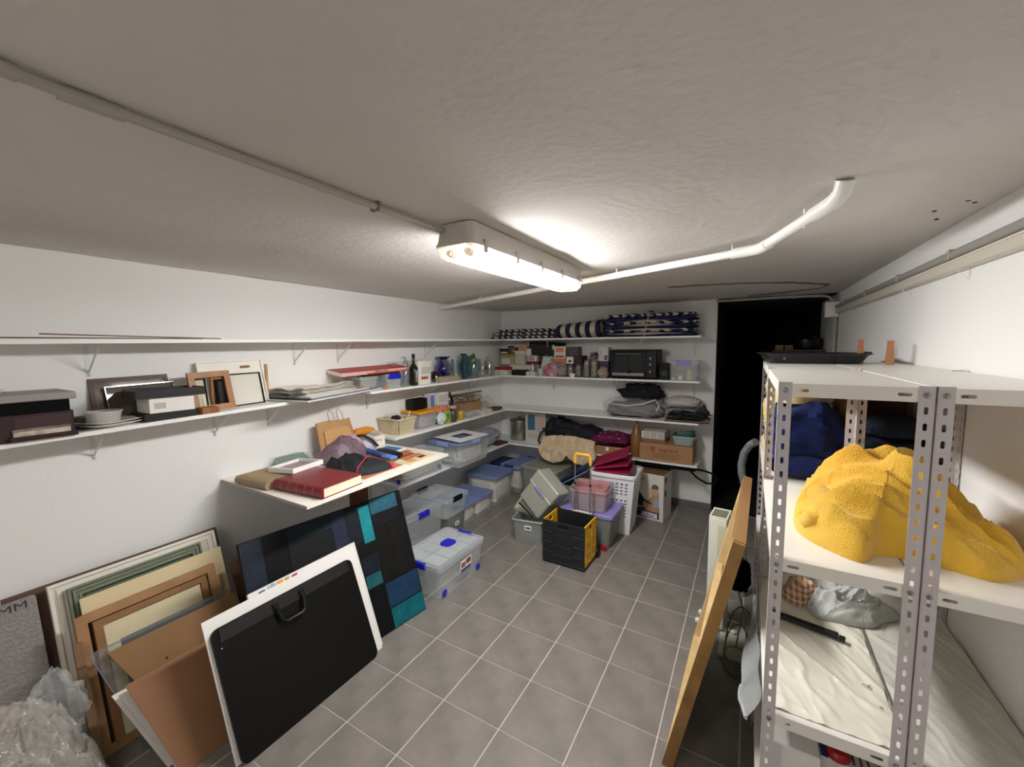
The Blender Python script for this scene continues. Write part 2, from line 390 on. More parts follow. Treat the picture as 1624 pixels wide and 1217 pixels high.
# ---------------------------------------------------------------- wall shelves (long boards on brackets)
def bracket(par, x, y, z, facing, arm=.22, drop=.17):
    """white steel shelf bracket: wall strip, arm under the board, brace. facing: 'x' left wall, 'y' back wall"""
    m = Matrix.Translation((x, y, z)) @ (Matrix.Rotation(-PI / 2, 4, 'Z') if facing == 'y' else Matrix.Identity(4))
    q = MB().at(m)
    q.box(.0005, .0025, -.009, .009, -drop, -.001).box(.0005, arm, -.009, .009, -.003, -.0005)
    q.loft([[(.002, -.003, -drop + .03), (.002, .003, -drop + .03), (.005, .003, -drop + .02), (.005, -.003, -drop + .02)], [(arm * .85, -.003, -.003), (arm * .85, .003, -.003), (arm * .9, .003, -.003), (arm * .9, -.003, -.003)]])
    b = part('bracket', q, M('bracket_white', 'd9dad9', .4), par)
    part('screw', MB().at(m @ Matrix.Translation((.0025, 0, -drop + .012)) @ Matrix.Rotation(PI / 2, 4, 'Y')).lathe([(.005, 0), (.004, .003)], 8), screw_m, b)
    return b
TH = .02
def left_shelf(label, x1, y0, y1, z0, z1, br, name='wall_shelf'):
    t = thing(name, label, 'shelf', (0, 0, 0))
    q = MB(); n = 2
    q.loft([[(xl(y) + .0015, y, z - TH), (x1, y, z - TH), (x1, y, z - .002), (x1 - .002, y, z), (xl(y) + .0015, y, z)] for y, z in ((y0, z0), (y1, z1))])
    part('board', q, shelf_m, t)
    for y in br:
        z = z0 + (z1 - z0) * (y - y0) / (y1 - y0) - TH - .0005
        bracket(t, xl(y), y, z, 'x')
    return t
def z_top(y): return 1.870 + (y - .4) * .0111
def z_m(y): return 1.437 + (y - .38) * .0238 if y < 1.7 else 1.466
left_shelf('long top white wall shelf on the left wall carrying thin wooden sticks', -2.65, .02, 4.45, z_top(.02), z_top(4.45), (.731, 1.843, 2.22, 3.3))
left_shelf('middle white shelf board holding picture frames, plates and trays on the left wall', -2.66, .02, 1.72, z_m(.02), 1.469, (.719, 1.281, 1.62))
left_shelf('middle white shelf board holding bottles, bucket and glass vases on the left wall', -2.66, 2.3, 4.45, 1.466, 1.466, (2.5, 3.3, 4.1))
left_shelf('white shelf board with wicker basket, jars and cartons on the left wall', -2.66, 2.55, 4.45, 1.03, 1.03, (2.7, 3.6))
left_shelf('lowest white shelf board on the left wall carrying clear storage boxes', -2.62, 2.52, 4.45, .602, .602, (2.7, 3.6))
def back_shelf(label, z, brx, x1=-.425):
    t = thing('wall_shelf', label, 'shelf')
    part('board', MB().box(-2.985, x1, 4.452, YB - .001, z - TH, z, bev=.0015), shelf_m, t)
    for x in brx: bracket(t, x, YB, z - TH - .0005, 'y', .3, .19)
    return t
back_shelf('topmost back-wall shelf carrying the striped blue cushions', 1.915, (-2.2, -.52))
back_shelf('second back-wall shelf carrying boxes, jars and the black oven', 1.46, (-2.2, -1.35, -.52))
back_shelf('third back-wall shelf, half empty, with bagged bedding at its right end', 1.033, (-2.2, -1.35, -.52))
back_shelf('lowest back-wall shelf with dark bag, fur throw and brown box', .595, (-2.2, -1.35, -.52))

# ---------------------------------------------------------------- slotted-angle shelving units
rack_m = M('rack_grey_paint', 'c6bfc0', .45); rackd_m = M('rack_panel_paint', 'e9e5dc', .32)
def slot_strip(mb, L, W, pitch, hw, hh, z0=0, mi=0, skip=()):
    """flat strip in local XZ (X 0..W, Z 0..L) with capsule slots punched along it; thickness along Y"""
    n = int(L / pitch + 1e-6); th = .0016
    cap = [(math.cos(a) * hw, (hh - hw if math.sin(a) > 1e-6 else -(hh - hw)) + math.sin(a) * hw) for a in [R(x) for x in (22.5, 67.5, 112.5, 157.5, 202.5, 247.5, 292.5, 337.5)]]
    for k in range(n):
        za, zb = k * pitch, (k + 1) * pitch if k < n - 1 else L
        if k in skip:
            for y in (0, th):
                mb.poly([(0, y, za), (W, y, za), (W, y, zb), (0, y, zb)], mi)
            continue
        cx, cz = W / 2, za + pitch / 2
        inn = [(cx + a, cz + b) for a, b in cap]
        out = [(W, cz), (W, zb), (0, zb), (0, cz), (0, cz), (0, za), (W, za), (W, cz)]
        out = [(W, cz), (W, zb), (0, zb), (0, cz), (0, cz), (0, za), (W, za), (W, cz)]
        F = []
        for y in (0, th):
            I = [mb.v((a, y, b)) for a, b in inn]
            rt, lt = mb.v((W, y, cz)), mb.v((0, y, cz)); a_, b_, c_, d_ = mb.v((W, y, zb)), mb.v((0, y, zb)), mb.v((0, y, za)), mb.v((W, y, za))
            mb.f([I[0], rt, a_, I[1]], mi); mb.f([I[1], a_, b_, I[2]], mi); mb.f([I[2], b_, lt, I[3]], mi)
            mb.f([I[3], lt, I[4]], mi); mb.f([I[4], lt, c_, I[5]], mi); mb.f([I[5], c_, d_, I[6]], mi); mb.f([I[6], d_, rt, I[7]], mi); mb.f([I[7], rt, I[0]], mi)
            F.append(I)
        for i in range(8): mb.f([F[0][i], F[0][(i + 1) % 8], F[1][(i + 1) % 8], F[1][i]], mi)
    for x in (0, W):
        mb.poly([(x, 0, 0), (x, th, 0), (x, th, L), (x, 0, L)], mi)
    mb.poly([(0, 0, L), (W, 0, L), (W, th, L), (0, th, L)], mi)
PH = 1.72; FW = .031
def post_mesh():
    q = MB(); slot_strip(q, PH, FW, .04, .0042, .0095)
    q.at(Matrix(((0, -1, 0, .0016), (1, 0, 0, 0), (0, 0, 1, 0), (0, 0, 0, 1))))   # second flange runs back along +Y
    slot_strip(q, PH, FW, .04, .0042, .0095)
    return q
post0 = None; bolt0 = None
def bolt_mb(): return MB().at(Matrix.Rotation(PI / 2, 4, 'X')).lathe([(.0065, 0), (.0065, .003), (.0045, .0035), (.004, .0065), (.001, .007)], 10)
LV = [(.20), (.738), (1.215), (1.716)]
def rack(label, x0, x1, y0, y1, group='white slotted-angle shelving units'):
    global post0, bolt0
    t = thing('shelving_unit', label, 'shelving unit', (x0, y0, 0), 0, group)
    W, D = x1 - x0, y1 - y0
    for sx, sy in ((0, 0), (1, 0), (0, 1), (1, 1)):
        if post0 is None: o = part('post', post_mesh(), rack_m, t); post0 = o.data
        else: o = bpy.data.objects.new('post', post0); COL.objects.link(o); o.parent = t
        o.location = (sx * W, sy * D, 0); o.scale = (-1 if sx else 1, -1 if sy else 1, 1)
    for z in LV:
        q = MB(); lp = .036
        q.box(.003, W - .003, .003, D - .003, z - .0015, z)
        # side lips with slots: front and back
        for y in (.0018, D - .0035):
            q.at(Matrix(((0, 0, 1, .003), (0, 1, 0, y), (-1, 0, 0, z), (0, 0, 0, 1))))
            slot_strip(q, W - .006, lp, (W - .006) / 3, .0045, .014, skip=(1,))
        q.at(Matrix.Identity(4))
        q.box(.0018, .0034, .003, D - .003, z - lp, z - .0016).box(W - .0034, W - .0018, .003, D - .003, z - lp, z - .0016)
        p = part('shelf_panel', q, rackd_m if z > 0 else rack_m, t)
        for sx in (.016, W - .016):
            if bolt0 is None: b = part('bolt', bolt_mb(), screw_m, p); bolt0 = b.data
            else: b = bpy.data.objects.new('bolt', bolt0); COL.objects.link(b); b.parent = p
            b.location = (sx, -.0001, z - .018)
    return t
rack('nearest slotted white shelving unit on the aisle side, with the yellow towel on its shelf', .072, .388, 1.35, 2.17)
rack('nearest slotted white shelving unit standing against the right wall', .3905, .694, 1.35, 2.17)
rack('slotted white shelving unit behind the nearest aisle-side one, under the black tray', .072, .388, 2.175, 3.0)
rack('slotted white shelving unit behind the nearest wall-side one, against the right wall', .3905, .694, 2.175, 3.0)
# ---------------------------------------------------------------- generic builders
def front_panel(par, w, h, y, x0, x1, z0, z1, mat, name='print', face='f', d=0, label=None):
    """flat print laid on a face: f (local -Y) or r (local +X) or t (top)"""
    e = .0006
    if face == 'f': q = MB().box(x0, x1, y - e, y - .0001, z0, z1)
    elif face == 'r': q = MB().box(y + .0001, y + e, x0, x1, z0, z1)
    else: q = MB().box(x0, x1, z0, z1, y + .0001, y + e)
    return part(name, q, mat, par, label=label)
def carton(label, c, col, rz=0, lid=None, group=None, prints=(), name='carton', cat='box', flaps=False, bev=.0015):
    """c = (x, y, z, w, d, h), x y at the middle of the footprint. prints: (face, u0, u1, v0, v1, mat) in fractions of the face"""
    x, y, z, w, d, h = c
    t = thing(name, label, cat, (x, y, z), rz, group)
    m = col if not isinstance(col, str) else M('carton_' + col, col, .65, var=.05, vs=10)
    lh = 0
    if lid is not None:
        lm = lid if not isinstance(lid, str) else M('carton_' + lid, lid, .6, var=.05, vs=10)
        lh = min(.04, h * .38)
        part('lid', MB().box(-w / 2, w / 2, -d / 2, d / 2, h - lh, h, bev=.003), lm, t)
        part('box_body', MB().box(-w / 2 + .003, w / 2 - .003, -d / 2 + .003, d / 2 - .003, 0, h - lh - .0005, bev=bev), m, t)
    else:
        part('box_body', MB().box(-w / 2, w / 2, -d / 2, d / 2, 0, h - (.002 if flaps else 0), bev=bev), m, t)
        if flaps:
            part('flap', MB().box(-w / 2 + .001, w / 2 - .001, -d / 2, -.002, h - .0018, h), m, t)
            part('flap', MB().box(-w / 2 + .001, w / 2 - .001, .002, d / 2, h - .0018, h), m, t)
        else:
            part('flap', MB().box(-w / 2 + .002, w / 2 - .002, -d / 2 + .002, d / 2 - .006, h + .0001, h + .0012), m, t)
    for p in prints:
        f, u0, u1, v0, v1, pm = p
        pm = pm if not isinstance(pm, str) else M('print_' + pm, pm, .6)
        if f == 'f': front_panel(t, w, h, -d / 2 + (.003 if lid is not None and v1 * h < h - lh else 0), (u0 - .5) * w, (u1 - .5) * w, v0 * h, v1 * h, pm)
        elif f == 'r': front_panel(t, w, h, w / 2, (u0 - .5) * d, (u1 - .5) * d, v0 * h, v1 * h, pm, face='r')
        else: front_panel(t, w, h, h + .0012, (u0 - .5) * w, (u1 - .5) * w, (v0 - .5) * d, (v1 - .5) * d, pm, face='t')
    return t
def lathe_thing(name, label, cat, loc, prof, mat, group=None, seg=24, extra=()):
    t = thing(name, label, cat, loc, 0, group)
    part('body', MB().lathe(prof, seg), mat, t, True)
    for nm, pf, mt in extra: part(nm, MB().lathe(pf, seg), mt, t, True)
    return t
g_clear = GLASS('glass_clear', 'f2f6f6', .2, .03); g_blue = GLASS('glass_cobalt', '1c1e9a', .3, .35); g_teal = GLASS('glass_teal', '2f6f7c', .3, .3); g_green = GLASS('glass_jar_green', 'dfeaec', .22, .05)
g_brown = GLASS('glass_brown', '3a2a10', .3, .4)
p_clear = M('clear_plastic', 'dde4e6', .18, alpha=.20, bump=.05, bs=30)
p_clear2 = M('clear_plastic_thick', 'd6dcde', .22, alpha=.34)
p_film = M('clear_film', 'e6e9e8', .1, alpha=.22, bump=.6, bs=22)
p_lidblue = M('lid_blue', '7c8cb6', .4, var=.06, vs=4); p_lidlilac = M('lid_lilac', '8f86c6', .4); p_lidnavy = M('lid_navy', '1f2a5c', .4)
p_blue = M('latch_blue', '1d22b8', .4); p_grey = M('frosted_grey', 'b6bcb6', .35, alpha=.5); p_greyd = M('bin_grey', '8c918c', .35, alpha=.45)
def jar_prof(r, h, neck=.8): return [(.002, .004), (r * .93, .0), (r, .008), (r, h * .72), (r * neck, h * .86), (r * neck, h * .97), (r * neck + .003, h), (r * neck - .003, h), (r * neck - .003, h * .86), (r - .003, h * .7), (r - .003, .01), (.002, .009)]
def cup_prof(r0, r1, h, t=.003): return [(.001, 0), (r0, 0), (r1, h), (r1 - t, h), (r0 - t, t), (.001, t)]
# ---------------------------------------------------------------- left wall, top shelf
def stick(label, p0, p1, wd, th, mat, name='wooden_stick'):
    a, b = Vector(p0), Vector(p1); d = (b - a); L = d.length; d.normalize(); up = Vector((0, 0, 1)); s_ = d.cross(up).normalized(); u = s_.cross(d)
    q = MB(); m = Matrix((d, s_, u)).transposed().to_4x4(); m.translation = a; q.at(m)
    q.loft([[(x, -wd / 2, 0), (x, wd / 2, 0), (x, wd / 2, th), (x, -wd / 2, th)] for x in (0, L * .3, L * .7, L)])
    return solo(name, label, 'stick', q, mat)
stick('long thin reddish wooden lath slanting over the edge of the top left shelf', (-2.70, .535, 1.893), (-2.75, 1.27, 1.881), .012, .006, M('lath_red', '7a4334', .5, var=.2))
stick('flat dark wooden lath lying along the top left shelf under the longer lath', (-2.70, .08, 1.874), (-2.72, 1.16, 1.880), .03, .005, dkwood_m, 'wooden_lath')
lathe_thing('wooden_ball', 'small dark round wooden ball at the near end of the top left shelf', 'ball', (-2.72, .355, 1.8705), [(.001, 0), (.014, .001), (.02, .012), (.02, .02), (.012, .032), (.001, .035)], M('knob_dark', '33201c', .4))
# ---------------------------------------------------------------- middle shelf, picture frame end
def tray_box(name, label, cat, c, rz, mat, wall=.012, floor=.006, inner=None, group=None):
    x, y, z, w, d, h = c; t = thing(name, label, cat, (x, y, z), rz, group)
    part('tray_floor', MB().box(-w / 2, w / 2, -d / 2, d / 2, 0, floor), inner or mat, t)
    q = MB(); q.box(-w / 2, w / 2, -d / 2, -d / 2 + wall, floor, h, .0015).box(-w / 2, w / 2, d / 2 - wall, d / 2, floor, h, .0015)
    q.box(-w / 2, -w / 2 + wall, -d / 2 + wall, d / 2 - wall, floor, h, .0015).box(w / 2 - wall, w / 2, -d / 2 + wall, d / 2 - wall, floor, h, .0015)
    part('rim', q, mat, t); return t
def zm(y): return 1.437 + (y - .38) * .0238
carton('dark plum gift box under the grey slab at the near end of the left shelf', (-2.80, .385, zm(.4), .44, .28, .115), '2a1719', 90, prints=(('f', .6, .98, .15, .9, '3a2426'),))
t = thing('storage_case', 'large pale grey case with dark sides stacked at the near end of the left shelf', 'case', (-2.785, .395, zm(.4) + .1165), 90)
part('case_body', MB().box(-.2, .2, -.13, .13, 0, .052, .003), blackm_m, t)
part('lid', MB().box(-.22, .22, -.145, .145, .0525, .085, .004), M('case_lid_grey', 'a39d97', .6, var=.18, vs=5), t)
solo('white_cloth', 'crumpled white cloth lying on the grey case lid', 'cloth', lump(MB(), .13, .11, .03, 3, .25, 4), M('cloth_white', 'e5e2dc', .85), (-2.735, .36, zm(.4) + .2025), smooth=True)
t = tray_box('wooden_tray', 'shallow dark red wooden tray beside the white plates', 'tray', (-2.70, .51, zm(.5) + .001, .2, .12, .02), 90, M('tray_mahogany', '2f1512', .35), .014)
t = thing('mineral_box', 'small box with a marbled brown pattern lying in the dark red tray', 'box', (-2.69, .505, zm(.5) + .0085), 90)
part('box_body', MB().box(-.085, .085, -.04, .04, 0, .034, .003), M('marble_brown', '8d7460', .4, var=.6, vs=25, col2='d8cfc4'), t)
part('lid', MB().box(-.087, .087, -.042, .042, .0345, .043, .002), M('marble_grey', 'a79a90', .3, var=.5, vs=18, col2='5f4c3e'), t)
solo('pebble_bowl', 'small brown wooden block behind the white plates', 'block', MB().box(-.03, .03, -.02, .02, 0, .05, .006), M('block_brown', '5a4638', .6), (-2.86, .665, zm(.66)))
bpy.data.objects['pebble_bowl'].name = 'wooden_block'
def plate(label, x, y, z, rz):
    q = MB(); q.at(Matrix.Translation((0, 0, 0)))
    z_ = lambda l, h: [(a, b, h) for a, b in l]
    q.loft([z_(rr(.13, .13, .04, 5), 0), z_(rr(.17, .17, .05, 5), .004), z_(rr(.235, .235, .06, 5), .016), z_(rr(.235, .235, .06, 5), .019), z_(rr(.17, .17, .05, 5), .0075), z_(rr(.13, .13, .04, 5), .0045)])
    return solo('plate', label, 'plate', q, M('porcelain', 'eceae5', .15), (x, y, z), rz, 'stacked square white plates', smooth=True)
plate('square white plate at the bottom of the two-plate stack', -2.775, .745, zm(.75) + .001, 20)
plate('square white plate on top of the two-plate stack, holding the clear tub', -2.775, .745, zm(.75) + .0125, 28)
t = thing('plastic_tub', 'round frosted plastic tub sitting on the white plates', 'tub', (-2.775, .735, zm(.75) + .0215))
part('tub_body', MB().lathe(cup_prof(.058, .068, .052, .002) , 28), M('tub_frost', 'cfcdc6', .3, alpha=.6), t, True)
part('rim', MB().lathe([(.066, .05), (.0715, .05), (.0715, .054), (.066, .054)], 28, close=False), M('tub_rim', 'dcdad4', .3, alpha=.8), t, True)
# stack with black tray
carton('flat black box at the bottom of the stack below the white frame box', (-2.76, .975, zm(.98), .23, .17, .036), '15110f', 90)
carton('thin white cardboard frame box below the black tray', (-2.76, .985, zm(.98) + .0385, .2, .16, .076), 'e9e6e0', 90, prints=(('f', .1, .35, .3, .7, 'b9b2aa'),))
tray_box('black_tray', 'black deep-edged frame tray on top of the stack on the left shelf', 'tray', (-2.76, .985, zm(.98) + .1175, .31, .17, .045), 90, M('tray_black', '17181a', .35), .016, inner=M('tray_floor', '3b362f', .7))
carton('small reddish wooden box in front of the oak picture frame', (-2.70, 1.155, zm(1.15), .085, .08, .034), wood_m, 90, name='wooden_box')
solo('wire_stand', 'small bent wire stand at the shelf edge beside the oak frame', 'stand', MB().tube([(0, 0, .001), (.09, 0, .001), (.09, .05, .001), (.075, .05, .03), (.03, .05, .03), (0, .05, .001), (0, 0, .001)], .0014, 5), metal_m, (-2.672, 1.10, zm(1.1)), 90)
def picture_frame(name, label, bl, br, tl, rail, fm, depth, back=None, glass=None, group=None, cat='picture frame', mount=None, rebate=None):
    o, W, H = frame_thing(name, label, cat, bl, br, tl, group)
    def rl(p): return MB().loft([[(a, b, -depth) for a, b in p], [(a, b, 0) for a, b in p]])
    for p in ([(0, 0), (W, 0), (W - rail, rail), (rail, rail)], [(W, 0), (W, H), (W - rail, H - rail), (W - rail, rail)], [(W, H), (0, H), (rail, H - rail), (W - rail, H - rail)], [(0, H), (0, 0), (rail, rail), (rail, H - rail)]):
        part('frame_rail', rl(p), fm, o)
    if rebate: 
        q = MB(); r2 = rail + .008
        for p in ([(rail, rail), (W - rail, rail), (W - r2, r2), (r2, r2)], [(W - rail, rail), (W - rail, H - rail), (W - r2, H - r2), (W - r2, r2)], [(W - rail, H - rail), (rail, H - rail), (r2, H - r2), (W - r2, H - r2)], [(rail, H - rail), (rail, rail), (r2, r2), (r2, H - r2)]):
            q.loft([[(a, b, -depth) for a, b in p], [(a, b, -.006) for a, b in p]])
        part('inner_edge', q, rebate, o)
    if back: part('backing', MB().box(rail * .8, W - rail * .8, rail * .8, H - rail * .8, -depth, -depth + .003), back, o)
    if glass: part('glass', MB().box(rail * .9, W - rail * .9, rail * .9, H - rail * .9, -depth * .5, -depth * .5 + .0015), glass, o)
    return o, W, H
gl_pic = M('picture_glass', '6f655c', .05, var=.3, vs=3, spec=.8)
picture_frame('framed_picture', 'glazed picture in a dark brown frame leaning against the left wall', (-2.872, .728, zm(.8) + .001), (-2.876, 1.062, zm(1.0) + .004), (-2.915, .728, zm(.8) + .228), .018, dkwood_m, .012, paper_m, gl_pic)
picture_frame('framed_picture', 'smaller glazed picture with a thin silver edge in front of the dark brown frame', (-2.848, .782, zm(.8) + .001), (-2.8605, 1.085, zm(1.0) + .004), (-2.8865, .782, zm(.8) + .185), .004, metal_m, .006, M('picture_glass_dark', '574d45', .03, spec=1.0))
picture_frame('framed_picture', 'empty light oak picture frame leaning on the shelf beside the white tray', (-2.755, 1.115, zm(1.1) + .001), (-2.775, 1.345, zm(1.3) + .001), (-2.80, 1.10, zm(1.1) + .232), .034, M('oak_frame', 'a8743f', .45, var=.25, vs=15, col2='8d5b2c'), .016)
picture_frame('framed_picture', 'small black-edged frame with cream mount seen through the oak frame', (-2.835, 1.14, zm(1.1) + .001), (-2.835, 1.225, zm(1.1) + .003), (-2.86, 1.14, zm(1.1) + .19), .006, blackm_m, .01, M('mount_cream', 'd8cfae', .8))
solo('oak_board', 'upright oak board seen inside the oak picture frame', 'board', MB().box(-.009, .009, -.045, .045, 0, .20, .002), wood_m, (-2.845, 1.285, zm(1.28)), 0)
picture_frame('framed_picture', 'narrow black frame standing behind the right side of the oak frame', (-2.81, 1.262, zm(1.2) + .001), (-2.81, 1.335, zm(1.3) + .001), (-2.826, 1.262, zm(1.2) + .18), .014, blackm_m, .01, M('mount_dark', '2d2824', .8))
o, W, H = frame_thing('serving_tray', 'white wooden serving tray with an oblong handle hole leaning against the wall', 'tray', (-2.845, 1.20, zm(1.2) + .001), (-2.845, 1.585, zm(1.5) + .005), (-2.90, 1.20, zm(1.2) + .285))
wt = M('tray_white_paint', 'ece8dd', .5)
q = MB(); hx, hy, hw, hh = W * .72, H - .045, .032, .009
q.box(0, W, 0, H - .07, -.006, -.002).box(0, hx - hw, H - .07, H, -.006, -.002).box(hx + hw, W, H - .07, H, -.006, -.002).box(hx - hw, hx + hw, H - .07, hy - hh, -.006, -.002).box(hx - hw, hx + hw, hy + hh, H, -.006, -.002)
part('tray_floor', q, wt, o)
q = MB(); q.box(0, W, H - .008, H, -.002, .01).box(0, .008, 0, H - .008, -.002, .01).box(W - .008, W, 0, H - .008, -.002, .01)
part('rim', q, wt, o)
part('handle_slot', MB().prism([(hx + a * 1.0, hy + b) for a, b in rr(2 * hw, 2 * hh, .009, 4)], -.0075, -.0062), M('slot_wood', '8f6238', .7), o)
picture_frame('framed_picture', 'white panel in a thin black frame leaning against the white serving tray', (-2.80, 1.325, zm(1.3) + .001), (-2.80, 1.54, zm(1.5) + .001), (-2.842, 1.325, zm(1.3) + .205), .007, blackm_m, .012, M('panel_offwhite', 'd9d6c9', .7))
solo('wood_strip', 'narrow upright pine strip at the far edge of the white serving tray', 'strip', MB().box(-.006, .006, -.008, .008, 0, .25), pine_m, (-2.885, 1.602, zm(1.6)), 0)
bpy.data.objects['wood_strip'].name = 'pine_strip'
# drawing board with papers
t = thing('drawing_board', 'thin white drawing board bridging the gap between two shelf boards, loaded with papers', 'board', (0, 0, 0))
q = MB(); bz = 1.4705
q.loft([[(-2.91, 1.56, z), (-2.476, 1.631, z), (-2.735, 2.50, z), (-2.93, 2.55, z)] for z in (bz, bz + .008)])
part('panel', q, M('board_laminate', 'dadde2', .4), t)
part('dark_edge', MB().loft([[(-2.90, 1.58, z), (-2.505, 1.645, z), (-2.75, 2.45, z), (-2.92, 2.5, z)] for z in (bz + .0082, bz + .0125)]), M('board_dark', '3c4049', .5), t)
def sheet_stack(name, label, cat, quad, z, n, th, mat, seed=0, amp=.004, jit=.006, curl=0):
    """loose sheets lying on each other: each a gently waved slab"""
    random.seed(seed); q = MB()
    P = [Vector((a, b, 0)) for a, b in quad]
    for k in range(n):
        dx, dy = random.uniform(-jit, jit), random.uniform(-jit, jit); loops = []
        N = 10; g = []
        for top in (0, 1):
            rows = []
            for j in range(N + 1):
                v = j / N; row = []
                for i in range(N + 1):
                    u = i / N; p = P[0].lerp(P[1], u).lerp(P[3].lerp(P[2], u), v)
                    zz = z + k * (th + .0012) + top * th + amp * (fbm(p.x * 6 + seed, p.y * 6, seed, 2) + .35) * (k + 1) / n + curl * (abs(u - .5) * 2) ** 3 * (k + 1) / n
                    row.append(q.v((p.x + dx, p.y + dy, max(zz, z + k * .0008 + top * th * .6))))
                rows.append(row)
            g.append(rows)
        for top in (0, 1):
            for j in range(N):
                for i in range(N): q.f([g[top][j][i], g[top][j][i + 1], g[top][j + 1][i + 1], g[top][j + 1][i]])
        rim = [(0, i) for i in range(N)] + [(j, N) for j in range(N)] + [(N, i) for i in range(N, 0, -1)] + [(j, 0) for j in range(N, 0, -1)]
        for a, b in zip(rim, rim[1:] + rim[:1]): q.f([g[0][a[0]][a[1]], g[0][b[0]][b[1]], g[1][b[0]][b[1]], g[1][a[0]][a[1]]])
    return solo(name, label, cat, q, mat, smooth=True)
sheet_stack('paper_sheets', 'loose white sheets of paper on the drawing board', 'paper', [(-2.88, 1.60), (-2.53, 1.68), (-2.72, 2.33), (-2.9, 2.38)], bz + .014, 5, .0012, paper_m, 2, .004, .010)
sheet_stack('paper_folder', 'crumpled beige papers stacked on the white sheets of the drawing board', 'paper', [(-2.90, 1.63), (-2.62, 1.70), (-2.74, 2.2), (-2.91, 2.22)], bz + .026, 12, .0022, M('paper_beige', 'e4ddd2', .8), 5, .022, .016, .006)
sheet_stack('paper_folder', 'dark grey folder curling up under the white sheets at the near side', 'folder', [(-2.88, 1.585), (-2.60, 1.60), (-2.64, 1.75), (-2.89, 1.72)], bz + .0225, 1, .0015, M('folder_grey', '55585c', .7), 8, .02, .01)
solo('wooden_disc', 'thin tan oval wooden disc at the far end of the paper pile', 'disc', MB().lathe([(.001, 0), (.062, 0), (.064, .003), (.062, .006), (.001, .006)], 28), M('disc_tan', 'b98f5e', .6), (-2.78, 2.26, bz + .0335), 0, smooth=True)
t = thing('marker_pen', 'orange and green marker lying on the shelf edge beyond the drawing board', 'marker', (-2.685, 2.51, 1.4745), 96)
part('cap', MB().at(Matrix.Rotation(PI / 2, 4, 'Y')).lathe([(.001, -.045), (.008, -.045), (.008, .0), (.001, .0)], 12), M('marker_orange', 'f06a2a', .5), t, True)
part('barrel', MB().at(Matrix.Rotation(PI / 2, 4, 'Y')).lathe([(.001, .0005), (.0075, .0005), (.0075, .03), (.001, .032)], 12), M('marker_green', 'a8c83a', .5), t, True)
# bin storage builder
def storage_bin(label, c, rz=0, body=None, lid=None, latches=(), taper=.9, grid=False, r=.03, lidh=.022, group=None, wheels=None, name='storage_box', cat='storage box', lidoff=None, nolid=False, ribs=False, latch_m=None):
    x, y, z, w, d, h = c; t = thing(name, label, cat, (x, y, z), rz, group)
    w -= .016; d -= .016
    hb = h - (0 if nolid else lidh * .7)
    part('box_body', MB().shell(w, d, hb, .003, taper, r), body or p_clear, t, True)
    if not nolid:
        lw, ld = w + .016, d + .016
        zf = lambda l, q: [(a, b, q) for a, b in l]
        q = MB().loft([zf(rr(lw + .004, ld + .004, r), h - lidh), zf(rr(lw + .006, ld + .006, r), h - .004), zf(rr(lw, ld, r), h), zf(rr(lw - .03, ld - .03, r), h), zf(rr(lw - .038, ld - .038, r), h - .006)], False, True)
        L = part('lid', q, lid or p_clear2, t, True)
        if grid:
            gm = lid or p_clear2
            nx, ny = grid
            for i in range(nx):
                for j in range(ny):
                    a0 = -lw / 2 + .035 + i * (lw - .07) / nx; b0 = -ld / 2 + .035 + j * (ld - .07) / ny
                    part('raised_panel', MB().box(a0 + .004, a0 + (lw - .07) / nx - .004, b0 + .004, b0 + (ld - .07) / ny - .004, h - .0058, h - .0025, .002), gm, L)
    lm = latch_m or p_blue
    for s in latches:
        LW = .14
        if s in 'lr':
            X = (w / 2 + .012) * (1 if s == 'r' else -1)
            part('latch', MB().box(min(X, X - .02 * (1 if X > 0 else -1)) - .002, max(X, X - .02 * (1 if X > 0 else -1)) + .002, -LW / 2, LW / 2, h - .045, h + .003, .004), lm, t)
        else:
            Y = (d / 2 + .012) * (1 if s == 'b' else -1)
            part('latch', MB().box(-LW / 2, LW / 2, min(Y, Y - .02 * (1 if Y > 0 else -1)) - .002, max(Y, Y - .02 * (1 if Y > 0 else -1)) + .002, h - .045, h + .003, .004), lm, t)
    if wheels:
        for sy in (-1, 1):
            for sx in (-1, 1):
                m = Matrix.Translation((sx * (w * taper / 2 + .002), sy * (d * taper / 2 - .05), .024)) @ Matrix.Rotation(PI / 2, 4, 'Y')
                part('wheel', MB().at(m).lathe([(.001, -.006), (.02, -.006), (.023, -.003), (.023, .003), (.02, .006), (.001, .006)], 18), p_blue, t, True)
    return t
# tilted red box on clear tubs
storage_bin('clear plastic tub with blue latch under the tilted red box', (-2.83, 2.62, 1.467, .19, .24, .125), 90, latches=('f',), taper=.93, r=.015, lidh=.014)
storage_bin('frosted plastic tub under the near half of the tilted red box', (-2.84, 2.35, 1.484, .19, .24, .10), 90, body=p_grey, taper=.93, r=.015, lidh=.014)
o, W, H = frame_thing('paper_trimmer_box', 'red and white cardboard box lettered PAPER CUTTER lying tilted on two tubs', 'box', (-2.745, 2.10, 1.595), (-2.72, 2.80, 1.612), (-2.93, 2.10, 1.62))
redp = M('box_red_print', 'a8302c', .5)
part('box_body', MB().box(.0, W, 0, H, 0, .03, .002), M('box_salmon', 'e3b3a4', .55), o)
part('top_panel', MB().box(0, W, 0, H, .0305, .032), redp, o)
part('edge_stripe', MB().box(.24, W, -.0012, -.0002, .001, .012), M('stripe_red', 'd2523c', .5), o)
part('flap', MB().box(-.0012, -.0002, 0, H, .002, .028), M('box_white_end', 'e8e2da', .6), o)
text('lettering', 'PAPER CUTTER', .021, M('ink_brown', '4a2a20', .7), o, (W * .55, -.0016, .019), (PI / 2, 0, 0))
